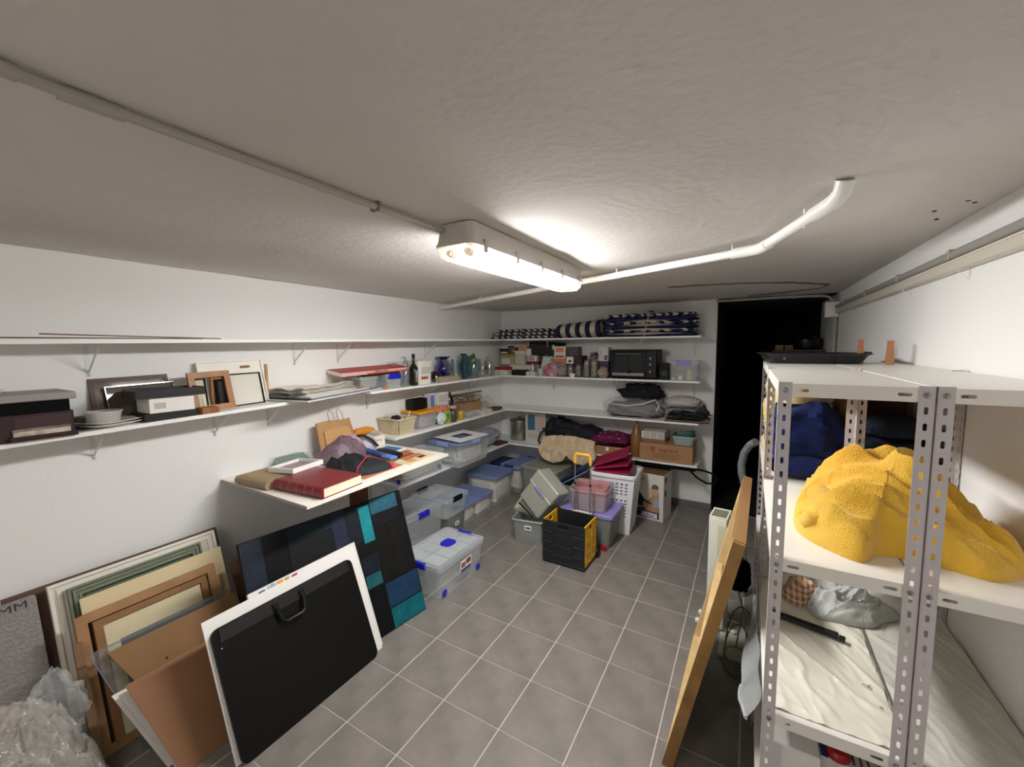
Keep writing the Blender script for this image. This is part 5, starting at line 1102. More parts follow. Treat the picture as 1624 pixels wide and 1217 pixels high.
# tilted grey box standing on its edge
o, W, H = frame_thing('storage_box', 'frosted grey storage box with a lilac latch tipped on its corner above the labelled box', 'storage box', (-1.70, 3.30, .215), (-1.475, 3.36, .36), (-1.87, 3.44, .385), None)
def tipped():
    a = Vector((-1.675, 3.40, .208)); b = Vector((-1.895, 3.40, .378)); e = (b - a).normalized(); return a, e
a = Vector((-1.668, 3.33, .206)); b = Vector((-1.897, 3.40, .378)); c_ = Vector((-1.53, 3.33, .365))
ex = (b - a).normalized(); ey = (c_ - a); ey = (ey - ex * ey.dot(ex)).normalized(); ez = ex.cross(ey)
m = Matrix((ex, ey, ez)).transposed().to_4x4(); m.translation = a; o.matrix_world = m
L1, L2, DP = .295, .205, .17
sgn = 1 if ez.y > 0 else -1
part('box_body', MB().box(0, L1, 0, L2 + .0, min(0, sgn * DP), max(0, sgn * DP), .012), M('tipped_grey', 'a3a598', .35, alpha=.95), o)
part('box_rim', MB().box(-.01, L1 + .01, L2 - .004, L2 + .02, min(-.01 * sgn, sgn * (DP + .01)), max(-.01 * sgn, sgn * (DP + .01)), .006), M('tipped_rim', 'b6b8ad', .35), o)
part('lid', MB().box(-.012, L1 + .012, L2 + .0205, L2 + .15, min(-.012 * sgn, sgn * (DP + .012)), max(-.012 * sgn, sgn * (DP + .012)), .010), gl_, o)
part('latch', MB().box(L1 * .28, L1 * .72, L2 - .006, L2 + .024, min(-.018 * sgn, -.011 * sgn), max(-.018 * sgn, -.011 * sgn), .003), p_lidlilac, o)
# purple lid box with smaller tub on it
t = storage_bin('grey-bodied storage box with a lilac lid, behind and right of the black trolley', (-1.24, 3.63, 0, .50, .38, .325), 0, lid=p_lidlilac, body=M('greygreen_body', '8d948c', .35, alpha=.6), taper=.84, r=.03, lidh=.03)
part('wheel', MB().at(Matrix.Translation((.175, -.185, .03)) @ Matrix.Rotation(PI / 2, 4, 'X')).lathe([(.001, -.01), (.026, -.01), (.03, -.005), (.03, .005), (.026, .01), (.001, .01)], 18), M('wheel_red', 'a3182c', .4), t, True)
storage_bin('pinkish clear tub standing on the lilac lid, holding a red-rimmed container', (-1.24, 3.62, .3255, .36, .34, .195), 6, nolid=True, body=M('tub_pinkclear', 'c6b6bd', .3, alpha=.42), taper=.88, r=.03)
t = storage_bin('small clear container with a red rim inside the pinkish tub', (-1.235, 3.60, .455, .31, .25, .085), 6, nolid=True, body=M('container_pink', 'e0a4a4', .3, alpha=.4), taper=.9, r=.03)
part('red_rim', MB().tube([(a, b, .03) for a, b in rr(.315, .255, .03, 4)], .011, 6, closed=True), M('rim_red', 'b32a32', .4), t, True)
# folding trolley crate
t = thing('folding_trolley', 'black and yellow folding crate trolley with a raised telescopic handle', 'trolley', (-1.276, 3.168, 0), -1)
tb = M('trolley_black', '1a1d21', .4); ty = M('trolley_yellow', 'e8b01c', .4)
W2, D2, HT = .188, .145, .37
def ribbed(q, x0, x1, y, z0, z1, s, n=3):
    q.box(x0, x1, min(y, y - s * .012), max(y, y - s * .012), z0, z1, .002)
    for k in range(n):
        z = z0 + (z1 - z0) * (k + .9) / (n + .4)
        q.box(x0 + .015, x0 + .085, min(y, y + s * .004), max(y, y + s * .004), z - .006, z + .006, .001).box(x1 - .095, x1 - .02, min(y, y + s * .004), max(y, y + s * .004), z - .006, z + .006, .001)
        q.box(x0 + .11, x1 - .12, min(y, y + s * .003), max(y, y + s * .003), z - .028, z - .018, .001)
rq = MB()
for k in range(3):
    z = .03 + (HT - .085) * (k + .9) / 3.4
    rq.box(-W2 + .012, -W2 + .085, -D2 - .0075, -D2 - .0042, z + .002, z + .006).box(W2 - .095, W2 - .015, -D2 - .0075, -D2 - .0042, z + .002, z + .006).box(-.08, .07, -D2 - .0065, -D2 - .0032, z - .02, z - .017)
part('rib_highlight', rq, M('rib_highlight_grey', '3c4147', .35), t)  # lighter grey strips paint the highlights along the black ribs
q = MB(); ribbed(q, -W2, W2, -D2, .03, HT - .055, -1)
q.box(-W2, -.05, -D2, -D2 + .012, HT - .055, HT, .001).box(.05, W2, -D2, -D2 + .012, HT - .055, HT, .001).box(-.05, .05, -D2, -D2 + .012, HT - .018, HT, .001).box(-.05, .05, -D2, -D2 + .012, HT - .055, HT - .05, .001)
part('front_panel', q, tb, t)
q = MB(); ribbed(q, -W2, W2, D2, .03, HT, 1); part('back_panel', q, tb, t)
for s in (-1, 1):
    q = MB(); x = s * W2; xa, xb = min(x, x - s * .012), max(x, x - s * .012)
    q.box(xa, xb, -D2 + .013, D2 - .013, .03, HT - .06, .001).box(xa, xb, -D2 + .013, -.035, HT - .06, HT, .001).box(xa, xb, .035, D2 - .013, HT - .06, HT, .001).box(xa, xb, -.035, .035, HT - .018, HT, .001)
    for k in range(2):
        for r_ in range(3):
            y0_ = -D2 + .03 + k * .125; z0_ = .05 + r_ * .085
            q.box(min(x, x + s * .003), max(x, x + s * .003), y0_, y0_ + .10, z0_, z0_ + .012, .001).box(min(x, x + s * .003), max(x, x + s * .003), y0_, y0_ + .012, z0_, z0_ + .07, .001)
    part('side_panel', q, ty, t, label='yellow folding side panel')
part('base', MB().box(-W2, W2, -D2, D2, .012, .03, .003), tb, t)
for sx in (-1, 1): part('foot', MB().box(sx * (W2 - .03) - .025, sx * (W2 - .03) + .025, -D2 + .005, -D2 + .035, 0, .013, .003), tb, t)
for sx in (-1, 1):
    part('wheel', MB().at(Matrix.Translation((sx * (W2 + .008), D2 + .01, .042)) @ Matrix.Rotation(PI / 2, 4, 'Y')).lathe([(.001, -.012), (.036, -.012), (.042, -.006), (.042, .006), (.036, .012), (.001, .012)], 22), black_m, t, True)
for x in (-.022, .118):
    part('handle_tube', MB().tube([(x, D2 + .018, .04), (x, D2 + .018, .62)], .0085, 10).tube([(x, D2 + .018, .60), (x, D2 + .018, .855)], .0062, 10), M('chrome', 'bdbdc0', .2, .9), t, True)
    part('joint', MB().lathe([(.0105, .61), (.0105, .625), (.007, .63)], 12), black_m, t, loc=(x, D2 + .018, 0))
part('handle_grip', MB().tube([(-.022, D2 + .018, .80), (-.022, D2 + .018, .865), (-.012, D2 + .018, .885), (.108, D2 + .018, .885), (.118, D2 + .018, .865), (.118, D2 + .018, .80)], .0125, 12), M('grip_yellow', 'f0b63a', .4), t, True)
part('handle_socket', MB().box(-.04, .136, D2 + .006, D2 + .032, HT - .03, HT + .005, .003), M('socket_white', 'cfc7ae', .5), t)
# laundry basket
t = thing('laundry_basket', 'tall white plastic laundry basket with square holes, filled with magenta lids', 'basket', (-1.11, 3.99, 0), 2)
wb = M('basket_white', 'e4e4e6', .4)
bw0, bd0, bw1, bd1, bh = .32, .28, .42, .36, .585
def pt(face, u, v, off=0):   # bilinear side walls
    w_, d_ = (bw0 + (bw1 - bw0) * v) / 2 - off, (bd0 + (bd1 - bd0) * v) / 2 - off; z = bh * v
    return {0: (-w_ + 2 * w_ * u, -d_, z), 1: (w_, -d_ + 2 * d_ * u, z), 2: (w_ - 2 * w_ * u, d_, z), 3: (-w_, d_ - 2 * d_ * u, z)}[face]
for fc in range(4):
    q = MB(); nu, nv = 9, 18
    for i in range(nu):
        for j in range(nv):
            u0, u1 = .0 + i / nu, (i + 1) / nu; v0, v1 = j / nv, (j + 1) / nv
            hole = 1 <= i < nu - 1 and 5 <= j < nv - 2 and j != 11
            if not hole:
                q.loft([[pt(fc, u0, v0, o_), pt(fc, u1, v0, o_), pt(fc, u1, v1, o_), pt(fc, u0, v1, o_)] for o_ in (0, .004)], True, True)
            else:
                a_, b_ = u0 + .22 / nu, u1 - .22 / nu; c2, d2 = v0 + .25 / nv, v1 - .25 / nv
                out = [(u0, v0), (u1, v0), (u1, v1), (u0, v1)]; inn = [(a_, c2), (b_, c2), (b_, d2), (a_, d2)]
                for k in range(4):
                    p, r_, s_, t_ = out[k], out[(k + 1) % 4], inn[(k + 1) % 4], inn[k]
                    q.loft([[pt(fc, *p, o_), pt(fc, *r_, o_), pt(fc, *s_, o_), pt(fc, *t_, o_)] for o_ in (0, .004)], True, True)
    part('side_panel', q, wb, t)
part('basket_floor', MB().prism(rr(bw0, bd0, .01), 0, .006), wb, t)
q = MB(); q.loft([[(a, b, z) for a, b in rr(bw1 + e, bd1 + e, .05, 5)] for e, z in ((0, bh - .02), (.035, bh - .022), (.04, bh + .005), (.03, bh + .014), (0, bh + .012))] , False, False)
part('rim', q, wb, t, True)
mg = M('lid_magenta', '8e1440', .35)
for k, (bl, br, tl, lb) in enumerate((((-1.30, 3.85, .585), (-.955, 3.85, .60), (-1.22, 4.11, .635), 'magenta box lid lying lowest in the laundry basket'),
                      ((-1.31, 3.86, .605), (-.965, 3.86, .685), (-1.28, 4.12, .66), 'magenta box lid propped in the middle of the laundry basket'),
                      ((-1.315, 3.87, .625), (-.985, 3.87, .775), (-1.30, 4.12, .68), 'magenta box lid tilted highest out of the laundry basket'))):
    o, W, H = frame_thing('box_cover', lb, 'lid', bl, br, tl, 'magenta lids in the laundry basket')
    part('panel', MB().box(0, W, 0, H, -.008, 0, .004), mg, o)
    part('rim', MB().tube([(.012, .012, -.004), (W - .012, .012, -.004), (W - .012, H - .012, -.004), (.012, H - .012, -.004)], .012, 8, closed=True), mg, o, True)
# bins at the back
storage_bin('grey storage bin with a flat frosted lid below the fur throw', (-2.05, 4.38, 0, .50, .44, .415), -6, body=M('bin_body_grey', '8f948c', .4, alpha=.85), lid=M('lid_frost', 'a0a294', .35, alpha=.92), taper=.9, r=.03)  # bin body in one even grey
t = storage_bin('grey storage bin behind the pinkish tub holding navy lids', (-1.60, 4.15, 0, .40, .34, .34), 0, body=MC['bin_body_grey'], nolid=True, taper=.88, r=.03)
for k, (bl, br, tl, lb) in enumerate((((-1.78, 4.02, .325), (-1.44, 4.02, .57), (-1.78, 4.26, .335), 'navy blue box lid leaning highest in the grey bin'), ((-1.765, 4.03, .30), (-1.44, 4.03, .51), (-1.765, 4.26, .305), 'lilac-blue box lid just beneath the navy one in the grey bin'))):
    o, W, H = frame_thing('box_cover', lb, 'lid', bl, br, tl)
    mt = p_lidnavy if k == 0 else p_lidblue
    part('panel', MB().box(0, W, 0, H, -.008, 0, .004), mt, o)
    part('rim', MB().tube([(.012, .012, -.002), (W - .012, .012, -.002), (W - .012, H - .012, -.002), (.012, H - .012, -.002)], .009, 8, closed=True), mt, o, True)
# baby seat carton
t = thing('baby_seat_carton', 'tall white carton printed with a child beside a seat, under the lowest back shelf', 'box', (-.905, 4.47, 0), -7)
w_, d_, h_ = .42, .28, .495
part('box_body', MB().box(-w_ / 2, w_ / 2, -d_ / 2, d_ / 2, 0, h_ - .003, .002), M('carton_white_print', 'd8d2c8', .5), t)
part('flap', MB().box(-w_ / 2 + .002, w_ / 2 - .002, -d_ / 2, -.003, h_ - .0028, h_), carddk_m, t)
part('flap', MB().box(-w_ / 2 + .002, w_ / 2 - .002, .003, d_ / 2, h_ - .0028, h_), carddk_m, t)
Y = -d_ / 2
def pr(nm, poly, col, k=0): 
    q = MB().loft([[(a, Y - .0003 - .0003 * k - e, b) for a, b in poly] for e in (0, .0002)]); return part(nm, q, M('print_' + col, col, .5), t)
pr('print', [(-.2, .02), (.17, .02), (.17, .15), (-.2, .10)], '3b3560', 0)
pr('print_seat', [(-.17, .13), (-.0, .13), (.01, .22), (-.03, .27), (-.10, .36), (-.15, .39), (-.18, .36), (-.17, .25)], '1d1c3a', 1)
pr('print_seat', [(-.13, .05), (-.02, .05), (-.05, .08), (-.07, .13), (-.10, .13)], '15142a', 1)
pr('print_seat', [(-.0, .22), (.09, .18), (.10, .165), (.0, .19)], '241a1e', 2)
pr('print_figure', [(.03, .09), (.165, .09), (.165, .3), (.12, .31), (.08, .24), (.0, .16)], 'b58a63', 1)
pr('print_figure', [(.10, .14), (.165, .14), (.165, .25), (.12, .24)], '9aa0b4', 2)
pr('print_figure', [(.08, .27), (.15, .27), (.155, .33), (.14, .36), (.10, .36), (.08, .33)], 'c79c76', 2)
pr('print_figure', [(.085, .335), (.16, .335), (.155, .375), (.12, .39), (.09, .37)], '6e5c40', 3)
pr('print', [(-.02, .03), (.15, .025), (.15, .075), (-.0, .08)], 'd9d5dc', 2)
text('lettering', 'Asa', .055, M('ink_plum', '5a2038', .6), t, (.075, Y - .0016, .05), (PI / 2, 0, 0))
text('lettering', 'ronito', .075, M('ink_wine', '8c3434', .6), t, (-.08, Y - .0012, .43), (PI / 2, 0, 0))
for z, zz in ((.40, .46), (.26, .32)): part('print_side', MB().box(w_ / 2 + .0001, w_ / 2 + .0006, -.10, -.05, z, zz), M('print_2a2430', '2a2430', .6), t)
# ---------------------------------------------------------------- leaning stack by the left wall
def rnd_rect(W, H, r, n=5): return [(a + W / 2, b + H / 2) for a, b in rr(W, H, r, n)]
o, W, H = frame_thing('painting', 'large canvas painted in dark blocks with teal and blue patches leaning against the table board', 'painting', (-2.025, 1.03, .004), (-1.895, 2.029, .004), (-2.285, 1.06, .80))
W = 1.027; H = .84
part('canvas', MB().box(0, W, 0, H, -.022, 0, .002), M('canvas_black', '08080a', .6, var=.3, vs=6, bump=.2, bs=30, spec=.25), o)
def pm(c, v=.35): return M('paint_' + c, c, .6, var=v, vs=14, bump=.25, bs=45, spec=.2)
for x0, x1, y0, y1, c in ((.688, .766, .580, .815, '1f8a94'), (.775, .985, .74, .835, '2f6276'), (.778, .99, .655, .738, '15161e'), (.768, 1.024, -.0 + .004, .125, '0f6470'), (.765, 1.02, .132, .285, '1a3654'), (.645, .755, .305, .385, '1f5a60'), (.50, .59, .60, .835, '262c40'), (.592, .684, .60, .835, '1b1f28'), (.244, .498, .75, .835, '13242c'), (.23, .498, .60, .745, '18191a'), (.004, .108, .10, .835, '232b38'), (.112, .24, .10, .835, '0a0b0f'), (.77, .875, .295, .648, '121210'), (.88, 1.0, .295, .648, '151514'), (.64, .76, .39, .50, '161c2a'), (.64, .76, .505, .573, '101012'), (.64, .758, .004, .30, '07080c'), (.244, .63, .02, .59, '101116')):
    part('painted_block', MB().box(x0, x1, y0, y1, .0001, .0014, .0006), pm(c), o)
# white panels and portfolio
def lean_panel(name, label, cat, xb, sl, y0, y1, ztop, th, mat, corner=.0, rz=0, zb=.002, group=None, skew=0, cut=0):
    o, W, H = frame_thing(name, label, cat, (xb, y0, zb), (xb + skew, y1, zb), (xb - sl * ztop, y0, ztop), group)
    poly = rnd_rect(W, H, corner) if corner else [(cut, 0), (W, 0), (W, H), (0, H)]
    part('panel', MB().prism(poly, -th, 0), mat, o)
    return o, W, H
o, W, H = lean_panel('canvas_board', 'white canvas with a colourful printed corner behind the white board', 'canvas', -1.894, .37, 1.017, 1.655, .603, .014, M('canvas_white', 'dedbd6', .6))
for x0, x1, y0, y1, c in ((.03, .07, H - .06, H - .012, '4a5390'), (.075, .13, H - .05, H - .006, '9fb4c0'), (.095, .115, H - .07, H - .004, '2c4030'), (.125, .165, H - .07, H - .006, 'e8962c'), (.165, .20, H - .05, H - .006, 'a8a050'), (.172, .2, H - .06, H - .03, 'a04a2c'), (.205, .245, H - .05, H - .008, 'b83a52')):
    part('print', MB().loft([[(x0 + .012, y0, z), (x1, y0, z), (x1 + .012, y1, z), (x0 + .02, y1, z)] for z in (.0001, .0006)]), M('print_' + c, c, .6), o)
lean_panel('foam_board', 'large white board directly behind the black portfolio case', 'board', -1.874, .38, .808, 1.633, .590, .006, M('board_white', 'e6e3df', .55))
o, W, H = lean_panel('portfolio_case', 'large black plastic portfolio case with rounded corners leaning in front', 'portfolio', -1.845, .40, .822, 1.58, .548, .012, M('portfolio_black', '080808', .38, bump=.03, bs=9, spec=.3), .035)
part('top_band', MB().prism([(.03, H - .065), (W - .03, H - .065), (W - .035, H - .004), (.035, H - .004)], .0002, .005), M('portfolio_band', '0f0f10', .5), o)
part('seam', MB().box(.02, W - .02, H - .07, H - .066, .0002, .004), black_m, o)
hx = W * .47
part('handle', MB().tube([(hx - .07, H - .035, .004), (hx - .07, H - .05, .018), (hx - .06, H - .115, .024), (hx - .04, H - .13, .026), (hx + .04, H - .13, .026), (hx + .06, H - .115, .024), (hx + .07, H - .05, .018), (hx + .07, H - .035, .004)], .009, 8), black_m, o, True)
for s in (-1, 1): part('handle_mount', MB().box(hx + s * .07 - .014, hx + s * .07 + .014, H - .06, H - .02, .0052, .014, .003), black_m, o)
part('rivet', MB().lathe([(.004, 0), (.003, .002), (.0005, .003)], 8), metal_m, o, loc=(.03, H - .09, .0005))
# frames behind, wall side
lean_panel('backing_board', 'thin dark brown board right against the wall behind the white frame', 'board', -2.655, .29, .36, 1.22, .712, .004, M('hardboard', '5a4034', .7))
o, W, H = lean_panel('wrapped_parcel', 'flat parcel wrapped in grey bubble wrap with black scribbles at the far left', 'parcel', -2.60, .30, .10, .455, .705, .03, M('bubble_wrap_grey', '8d8785', .35, var=.25, vs=60, bump=.6, bs=90), .01)
part('tape_seam', MB().box(W * .80 - .2, W * .80 - .195, 0, H - .06, .0002, .002), M('seam_dark', '3a3634', .6), o)
text('lettering', 'MMVMM', .045, M('ink_black_marker', '1c1a1a', .6), o, (W * .62, H - .03, .0006), (0, 0, 0), sx=1.3)
def stretcher(label, xb, sl, y0, y1, zt, rail, depth, mat, cross=None, name='framed_board', pm=None, zb=.003, mold=None):
    o, W, H = frame_thing(name, label, 'picture frame', (xb, y0, zb), (xb, y1, zb), (xb - sl * zt, y0, zt))
    for p in ([(0, 0), (W, 0), (W - rail, rail), (rail, rail)], [(W, 0), (W, H), (W - rail, H - rail), (W - rail, rail)], [(W, H), (0, H), (rail, H - rail), (W - rail, H - rail)], [(0, H), (0, 0), (rail, rail), (rail, H - rail)]):
        part('frame_rail', MB().loft([[(a, b, -depth) for a, b in p], [(a, b, 0) for a, b in p]]), mat, o)
        if mold:
            c = (W / 2, H / 2); pp = [(a + (c[0] - a) * 0, b) for a, b in p]
            q = MB(); f = lambda k: [(p[0][0] + (p[3][0] - p[0][0]) * k, p[0][1] + (p[3][1] - p[0][1]) * k), (p[1][0] + (p[2][0] - p[1][0]) * k, p[1][1] + (p[2][1] - p[1][1]) * k)]
            for k0, k1, hgt in ((.0, .18, .010), (.35, .55, .007), (.8, 1.0, .004)):
                a_, b_ = f(k0); d2_, c2_ = f(k1)
                q.loft([[(a_[0], a_[1], 0), (b_[0], b_[1], 0), (c2_[0], c2_[1], 0), (d2_[0], d2_[1], 0)], [(a_[0], a_[1], hgt), (b_[0], b_[1], hgt), (c2_[0], c2_[1], hgt), (d2_[0], d2_[1], hgt)]])
            part('moulding', q, mold, o)
    if pm: part('panel', MB().box(rail * .9, W - rail * .9, rail * .9, H - rail * .9, -depth + .001, -depth + .005), pm, o)
    return o, W, H
stretcher('large white moulded picture frame nearest the wall in the leaning stack', -2.58, .30, .488, 1.176, .724, .075, .02, M('frame_cream_white', 'd9d3c8', .5), pm=M('panel_white', 'cfcac2', .6), mold=M('frame_cream_white2', 'e2dccf', .5))
stretcher('sage green wooden frame with green panel in front of the white moulded frame', -2.535, .30, .54, 1.082, .70, .045, .022, M('sage_green', '6c7560', .6, var=.15), pm=M('sage_panel', '5a6b56', .65, var=.15, vs=3), mold=M('sage_green2', '747d66', .6))
lean_panel('cream_board', 'smooth cream board in front of the sage green frame', 'board', -2.49, .30, .565, 1.16, .655, .008, M('board_cream', 'd6c49c', .6))
o, W, H = stretcher('unvarnished wooden stretcher frame holding a cream panel, in the middle of the leaning stack', -2.43, .30, .525, 1.09, .605, .040, .03, pine_dk if False else M('wood_stretcher', '916b45', .6, var=.3, vs=9, col2='a87f52'), pm=M('board_dk', '3d2417', .8))
part('inner_frame', MB().box(.055, .085, .02, H - .045, -.02, .004).box(.085, W - .08, H - .075, H - .045, -.02, .004).box(W - .08, W - .05, .02, H - .045, -.02, .004), M('wood_inner', '94693f', .6, var=.3, vs=9), o)
part('cream_panel', MB().box(.088, W - .083, .02, H - .078, -.012, -.006), M('panel_cream2', 'd2c6a2', .6), o, label='cream panel inside the frame')
lean_panel('grey_foam_sheet', 'grey-green foam sheet standing behind the acrylic panel', 'sheet', -2.335, .30, .64, 1.02, .485, .008, M('foam_greygreen', '59605a', .6))
lean_panel('hardboard', 'light brown hardboard panel with small dark holes', 'board', -2.27, .30, .575, 1.10, .485, .005, M('mdf_tan', '8a6742', .65, var=.06, vs=8), cut=.2)
o = bpy.data.objects['hardboard']
for x, y in ((.19, .36), (.10, .30), (.42, .42), (.33, .10)): part('hole', MB().lathe([(.006, .0001), (.005, .0006), (.0005, .0006)], 8), M('hole_dark', '2a1a10', .9), o, loc=(x, y, 0))
part('slot', MB().box(.17, .195, .235, .27, .0001, .0008), M('hole_dark', '2a1a10', .9), o)
o, W, H = lean_panel('acrylic_panel', 'clear acrylic sheet with a bright edge in front of the wooden frames', 'panel', -2.30, .30, .526, 1.10, .495, .004, GLASS('acrylic', 'eef1f3', .12, .05), cut=.13)
part('bright_edge', MB().box(0, W, H - .002, H + .002, -.005, .001).loft([[(a, b, c) for a, b, c in ((-.002, H, z), (.002, H, z), (.132, 0, z), (.128, 0, z))] for z in (-.005, .001)]), M('acrylic_edge', '6d6f80', .2), o)
o, W, H = lean_panel('cardboard_sheet', 'plain brown cardboard sheet half hidden by the black portfolio', 'board', -2.04, .52, .578, .98, .40, .005, M('board_brown', '876040', .7, var=.08, vs=5), cut=.10)
o.rotation_euler = o.rotation_euler
lean_panel('brown_board', 'reddish brown board peeping out between the painting and the frames', 'board', -2.30, .42, 1.14, 1.36, .60, .008, M('board_redbrown', '4a2c1c', .7))
for k, (xb, y0, zt) in enumerate(((-2.10, .585, .35), (-2.135, .57, .345))):
    lean_panel('foam_board', ('narrow white foam board edge directly behind the brown cardboard sheet', 'second white foam board leaning behind the first narrow one')[k], 'board', xb, .52, y0 - .02, .95, zt, .008, M('foamboard', 'd6d0c8', .6), cut=.11)
lean_panel('timber_strip', 'thin pine batten end beneath the frames near the bubble wrap', 'batten', -2.39, .30, .50, .53, .52, .02, M('batten_pine', '7a5c3e', .6))
# bubble wrap heap
film = M('bubble_film', 'd6d0c9', .05, alpha=.36, bump=1.0, bs=30, spec=1.0)
film_in = M('bubble_film_inner', '8f8883', .12, alpha=.75, bump=1.0, bs=24, var=.35, vs=7, spec=.9)
t = thing('bubble_wrap', 'crumpled heap of clear bubble wrap on the floor at the lower left', 'plastic wrap', (0, 0, 0))
ol = [(-2.55, -.02), (-2.3, -.03), (-2.08, .08), (-1.98, .26), (-2.03, .42), (-2.14, .50), (-2.28, .53), (-2.40, .50), (-2.50, .47), (-2.57, .38), (-2.58, .18)]
part('wrap_inner', heap(MB(), ol, blob_h([(-2.48, .27, .22, .15), (-2.26, .26, .12, .16)], .03), 17, .03, 9, 30, fine=.6, nr=34, na=130), film_in, t, True)
ol2 = [(a + .015 * math.sin(i * 2.1), b + .02 * math.cos(i * 1.7)) for i, (a, b) in enumerate(ol)]
part('wrap_outer', heap(MB(), ol2, blob_h([(-2.48, .28, .27, .16), (-2.24, .27, .15, .17)], .05), 29, .034, 15, -25, fine=.9, nr=46, na=150, stretch=1.6), film, t, True)
solo('clear_film', 'sheet of clear film standing up between the bubble wrap and the frames', 'plastic wrap', lump(MB(), .20, .08, .40, 19, .3, 3, 2.5, 1.6), p_film, (-2.50, .42, .06), 75, smooth=True)
# ---------------------------------------------------------------- wooden canvas frame leaning on the rack
o, W, H = frame_thing('canvas_stretcher', 'big wooden stretcher frame with a canvas leaning against the shelving unit', 'canvas', (-.2446, 2.661, .003), (-.268, 1.752, .003), (-.008, 2.661, 1.067))
H = 1.094; wl = M('stretcher_light', 'dcbf90', .5, var=.2, vs=9, col2='c9a46c'); wd = M('stretcher_dark', 'a07a42', .5, var=.3, vs=9, col2='7d5a2a')
RW, DP = .055, .045
for nm, b in (('side_rail', (0, RW, 0, H)), ('side_rail', (W - RW, W, 0, H)), ('top_rail', (RW + .001, W - RW - .001, H - RW, H)), ('bottom_rail', (RW + .001, W - RW - .001, 0, RW)), ('cross_bar', (RW + .001, W - RW - .001, H * .5 - .02, H * .5 + .02))):
    part(nm, MB().box(b[0], b[1], b[2], b[3], -DP + (.01 if nm == 'cross_bar' else 0), -.001, .003), wl if nm != 'top_rail' else wd, o)
part('canvas', MB().box(RW * .9, W - RW * .9, RW * .9, H - RW * .9, -DP + .002, -DP + .006), M('canvas_linen', 'a39a7c', .8, var=.3, vs=30), o)
part('edge_strip', MB().box(W + .0002, W + .012, 0, H, -DP, 0, .001), wd, o)
part('top_strip', MB().box(0, W, H + .0002, H + .004, -DP, 0, .001), M('stretcher_top', '8f6a40', .6), o)
# white electric radiator behind it
t = thing('radiator', 'slim white electric radiator standing behind the wooden frame', 'radiator', (-.125, 2.86, 0), -6)
rm = M('radiator_white', 'd9dacb', .4)
part('casing', MB().box(-.052, .052, -.085, .085, .03, .745, .006), rm, t)
part('top_grille', MB().box(-.04, .04, -.07, .07, .7452, .748), M('grille_olive', '6e6f58', .5), t)
for k in range(7): part('grille_bar', MB().box(-.04, .04, -.062 + k * .02, -.058 + k * .02, .7482, .750), M('grille_bar', '86876e', .5), t)
part('top_rim', MB().box(-.052, .052, -.085, -.072, .7455, .753, .001).box(-.052, .052, .072, .085, .7455, .753, .001).box(-.052, -.042, -.072, .072, .7455, .753, .001).box(.042, .052, -.072, .072, .7455, .753, .001), rm, t)
part('control_panel', MB().box(.0, .05, -.0858, -.0853, .50, .70), M('panel_beige', 'c9c4a8', .4), t)
for y in (-.05, .05): part('foot', MB().box(-.12, .12, y - .015, y + .015, 0, .03, .006), rm, t)
solo('black_helmet_bag', 'small black bag hanging beside the rack above the cables', 'bag', lump(MB(), .10, .12, .17, 141, .2, 3), blackm_m, (-.005, 2.33, .56), smooth=True)
bpy.data.objects['black_helmet_bag'].name = 'hanging_bag'
t = thing('cable_coil', 'coil of grey power cable on the floor behind the wooden frame', 'cable', (-.01, 2.55, 0))
for k in range(4):
    part('cable_loop', MB().tube([(math.cos(a) * (.06 + .008 * k) + .01 * k, math.sin(a) * (.12 - .012 * k), .012 + .012 * k + .006 * math.sin(2 * a + k) + (.1 + .05 * k) * max(0, math.sin(a)) * (k % 2)) for a in [2 * PI * i / 24 for i in range(24)]], .0042, 6, closed=True), M('cable_grey', '8c8a80', .6), t, True)
part('cable_tail', MB().tube([(.0, .05, .05), (.03, .06, .3), (-.02, .1, .45), (.02, .12, .55)], .004, 6), MC['cable_grey'], t, True)
t = solo('white_tray', 'white plastic base plate lying on the floor under the cable coil', 'tray', MB().prism([(a, b) for a, b in rr(.14, .34, .02)], 0, .012), M('tray_dull_white', 'b9b9a8', .5), (-.03, 2.72, 0))
t = thing('vacuum_hose', 'grey ribbed hose arching out beside the shelving unit', 'hose', (0, 0, 0))
path = [(.0, 3.36, .80), (-.022, 3.35, .89), (-.026, 3.34, .96), (-.012, 3.32, 1.05), (.02, 3.28, 1.12), (.06, 3.24, 1.16)]
pp = []; rd = []
for i in range(len(path) - 1):
    for k in range(10):
        u = k / 10; pp.append(Vector(path[i]).lerp(Vector(path[i + 1]), u)); rd.append(.026 if k % 2 else .023)
part('hose', MB().tube([(.02, 3.3, .0), (.01, 3.33, .3), (.0, 3.36, .80)], .022, 10).tube(pp, rd, 12), M('hose_grey', '6f7273', .5), t, True)
# ---------------------------------------------------------------- things on the slotted shelving units
terry_y = M('terry_yellow', 'f4c53c', .95, bump=.7, bs=260, var=.12, vs=3, sheen=.4, col2='ecb630')
terry_n = M('terry_navy', '16286a', .95, bump=.8, bs=300, var=.3, vs=6, sheen=.08, spec=.2, col2='101f4e')
terry_c = M('terry_cream', 'e3cf94', .95, bump=.8, bs=300, var=.2, vs=8, sheen=.3)
ZA = 1.2155
t = thing('yellow_towel', 'large bright yellow terry towel heaped across both nearest shelving units', 'towel', (0, 0, ZA))
ol = [(.155, 1.72), (.15, 1.60), (.18, 1.52), (.225, 1.47), (.27, 1.435), (.30, 1.44), (.34, 1.50), (.43, 1.515), (.50, 1.49), (.56, 1.475), (.63, 1.53), (.668, 1.63), (.672, 1.78), (.62, 1.92), (.52, 2.0), (.40, 2.05), (.28, 2.02), (.19, 1.92)]
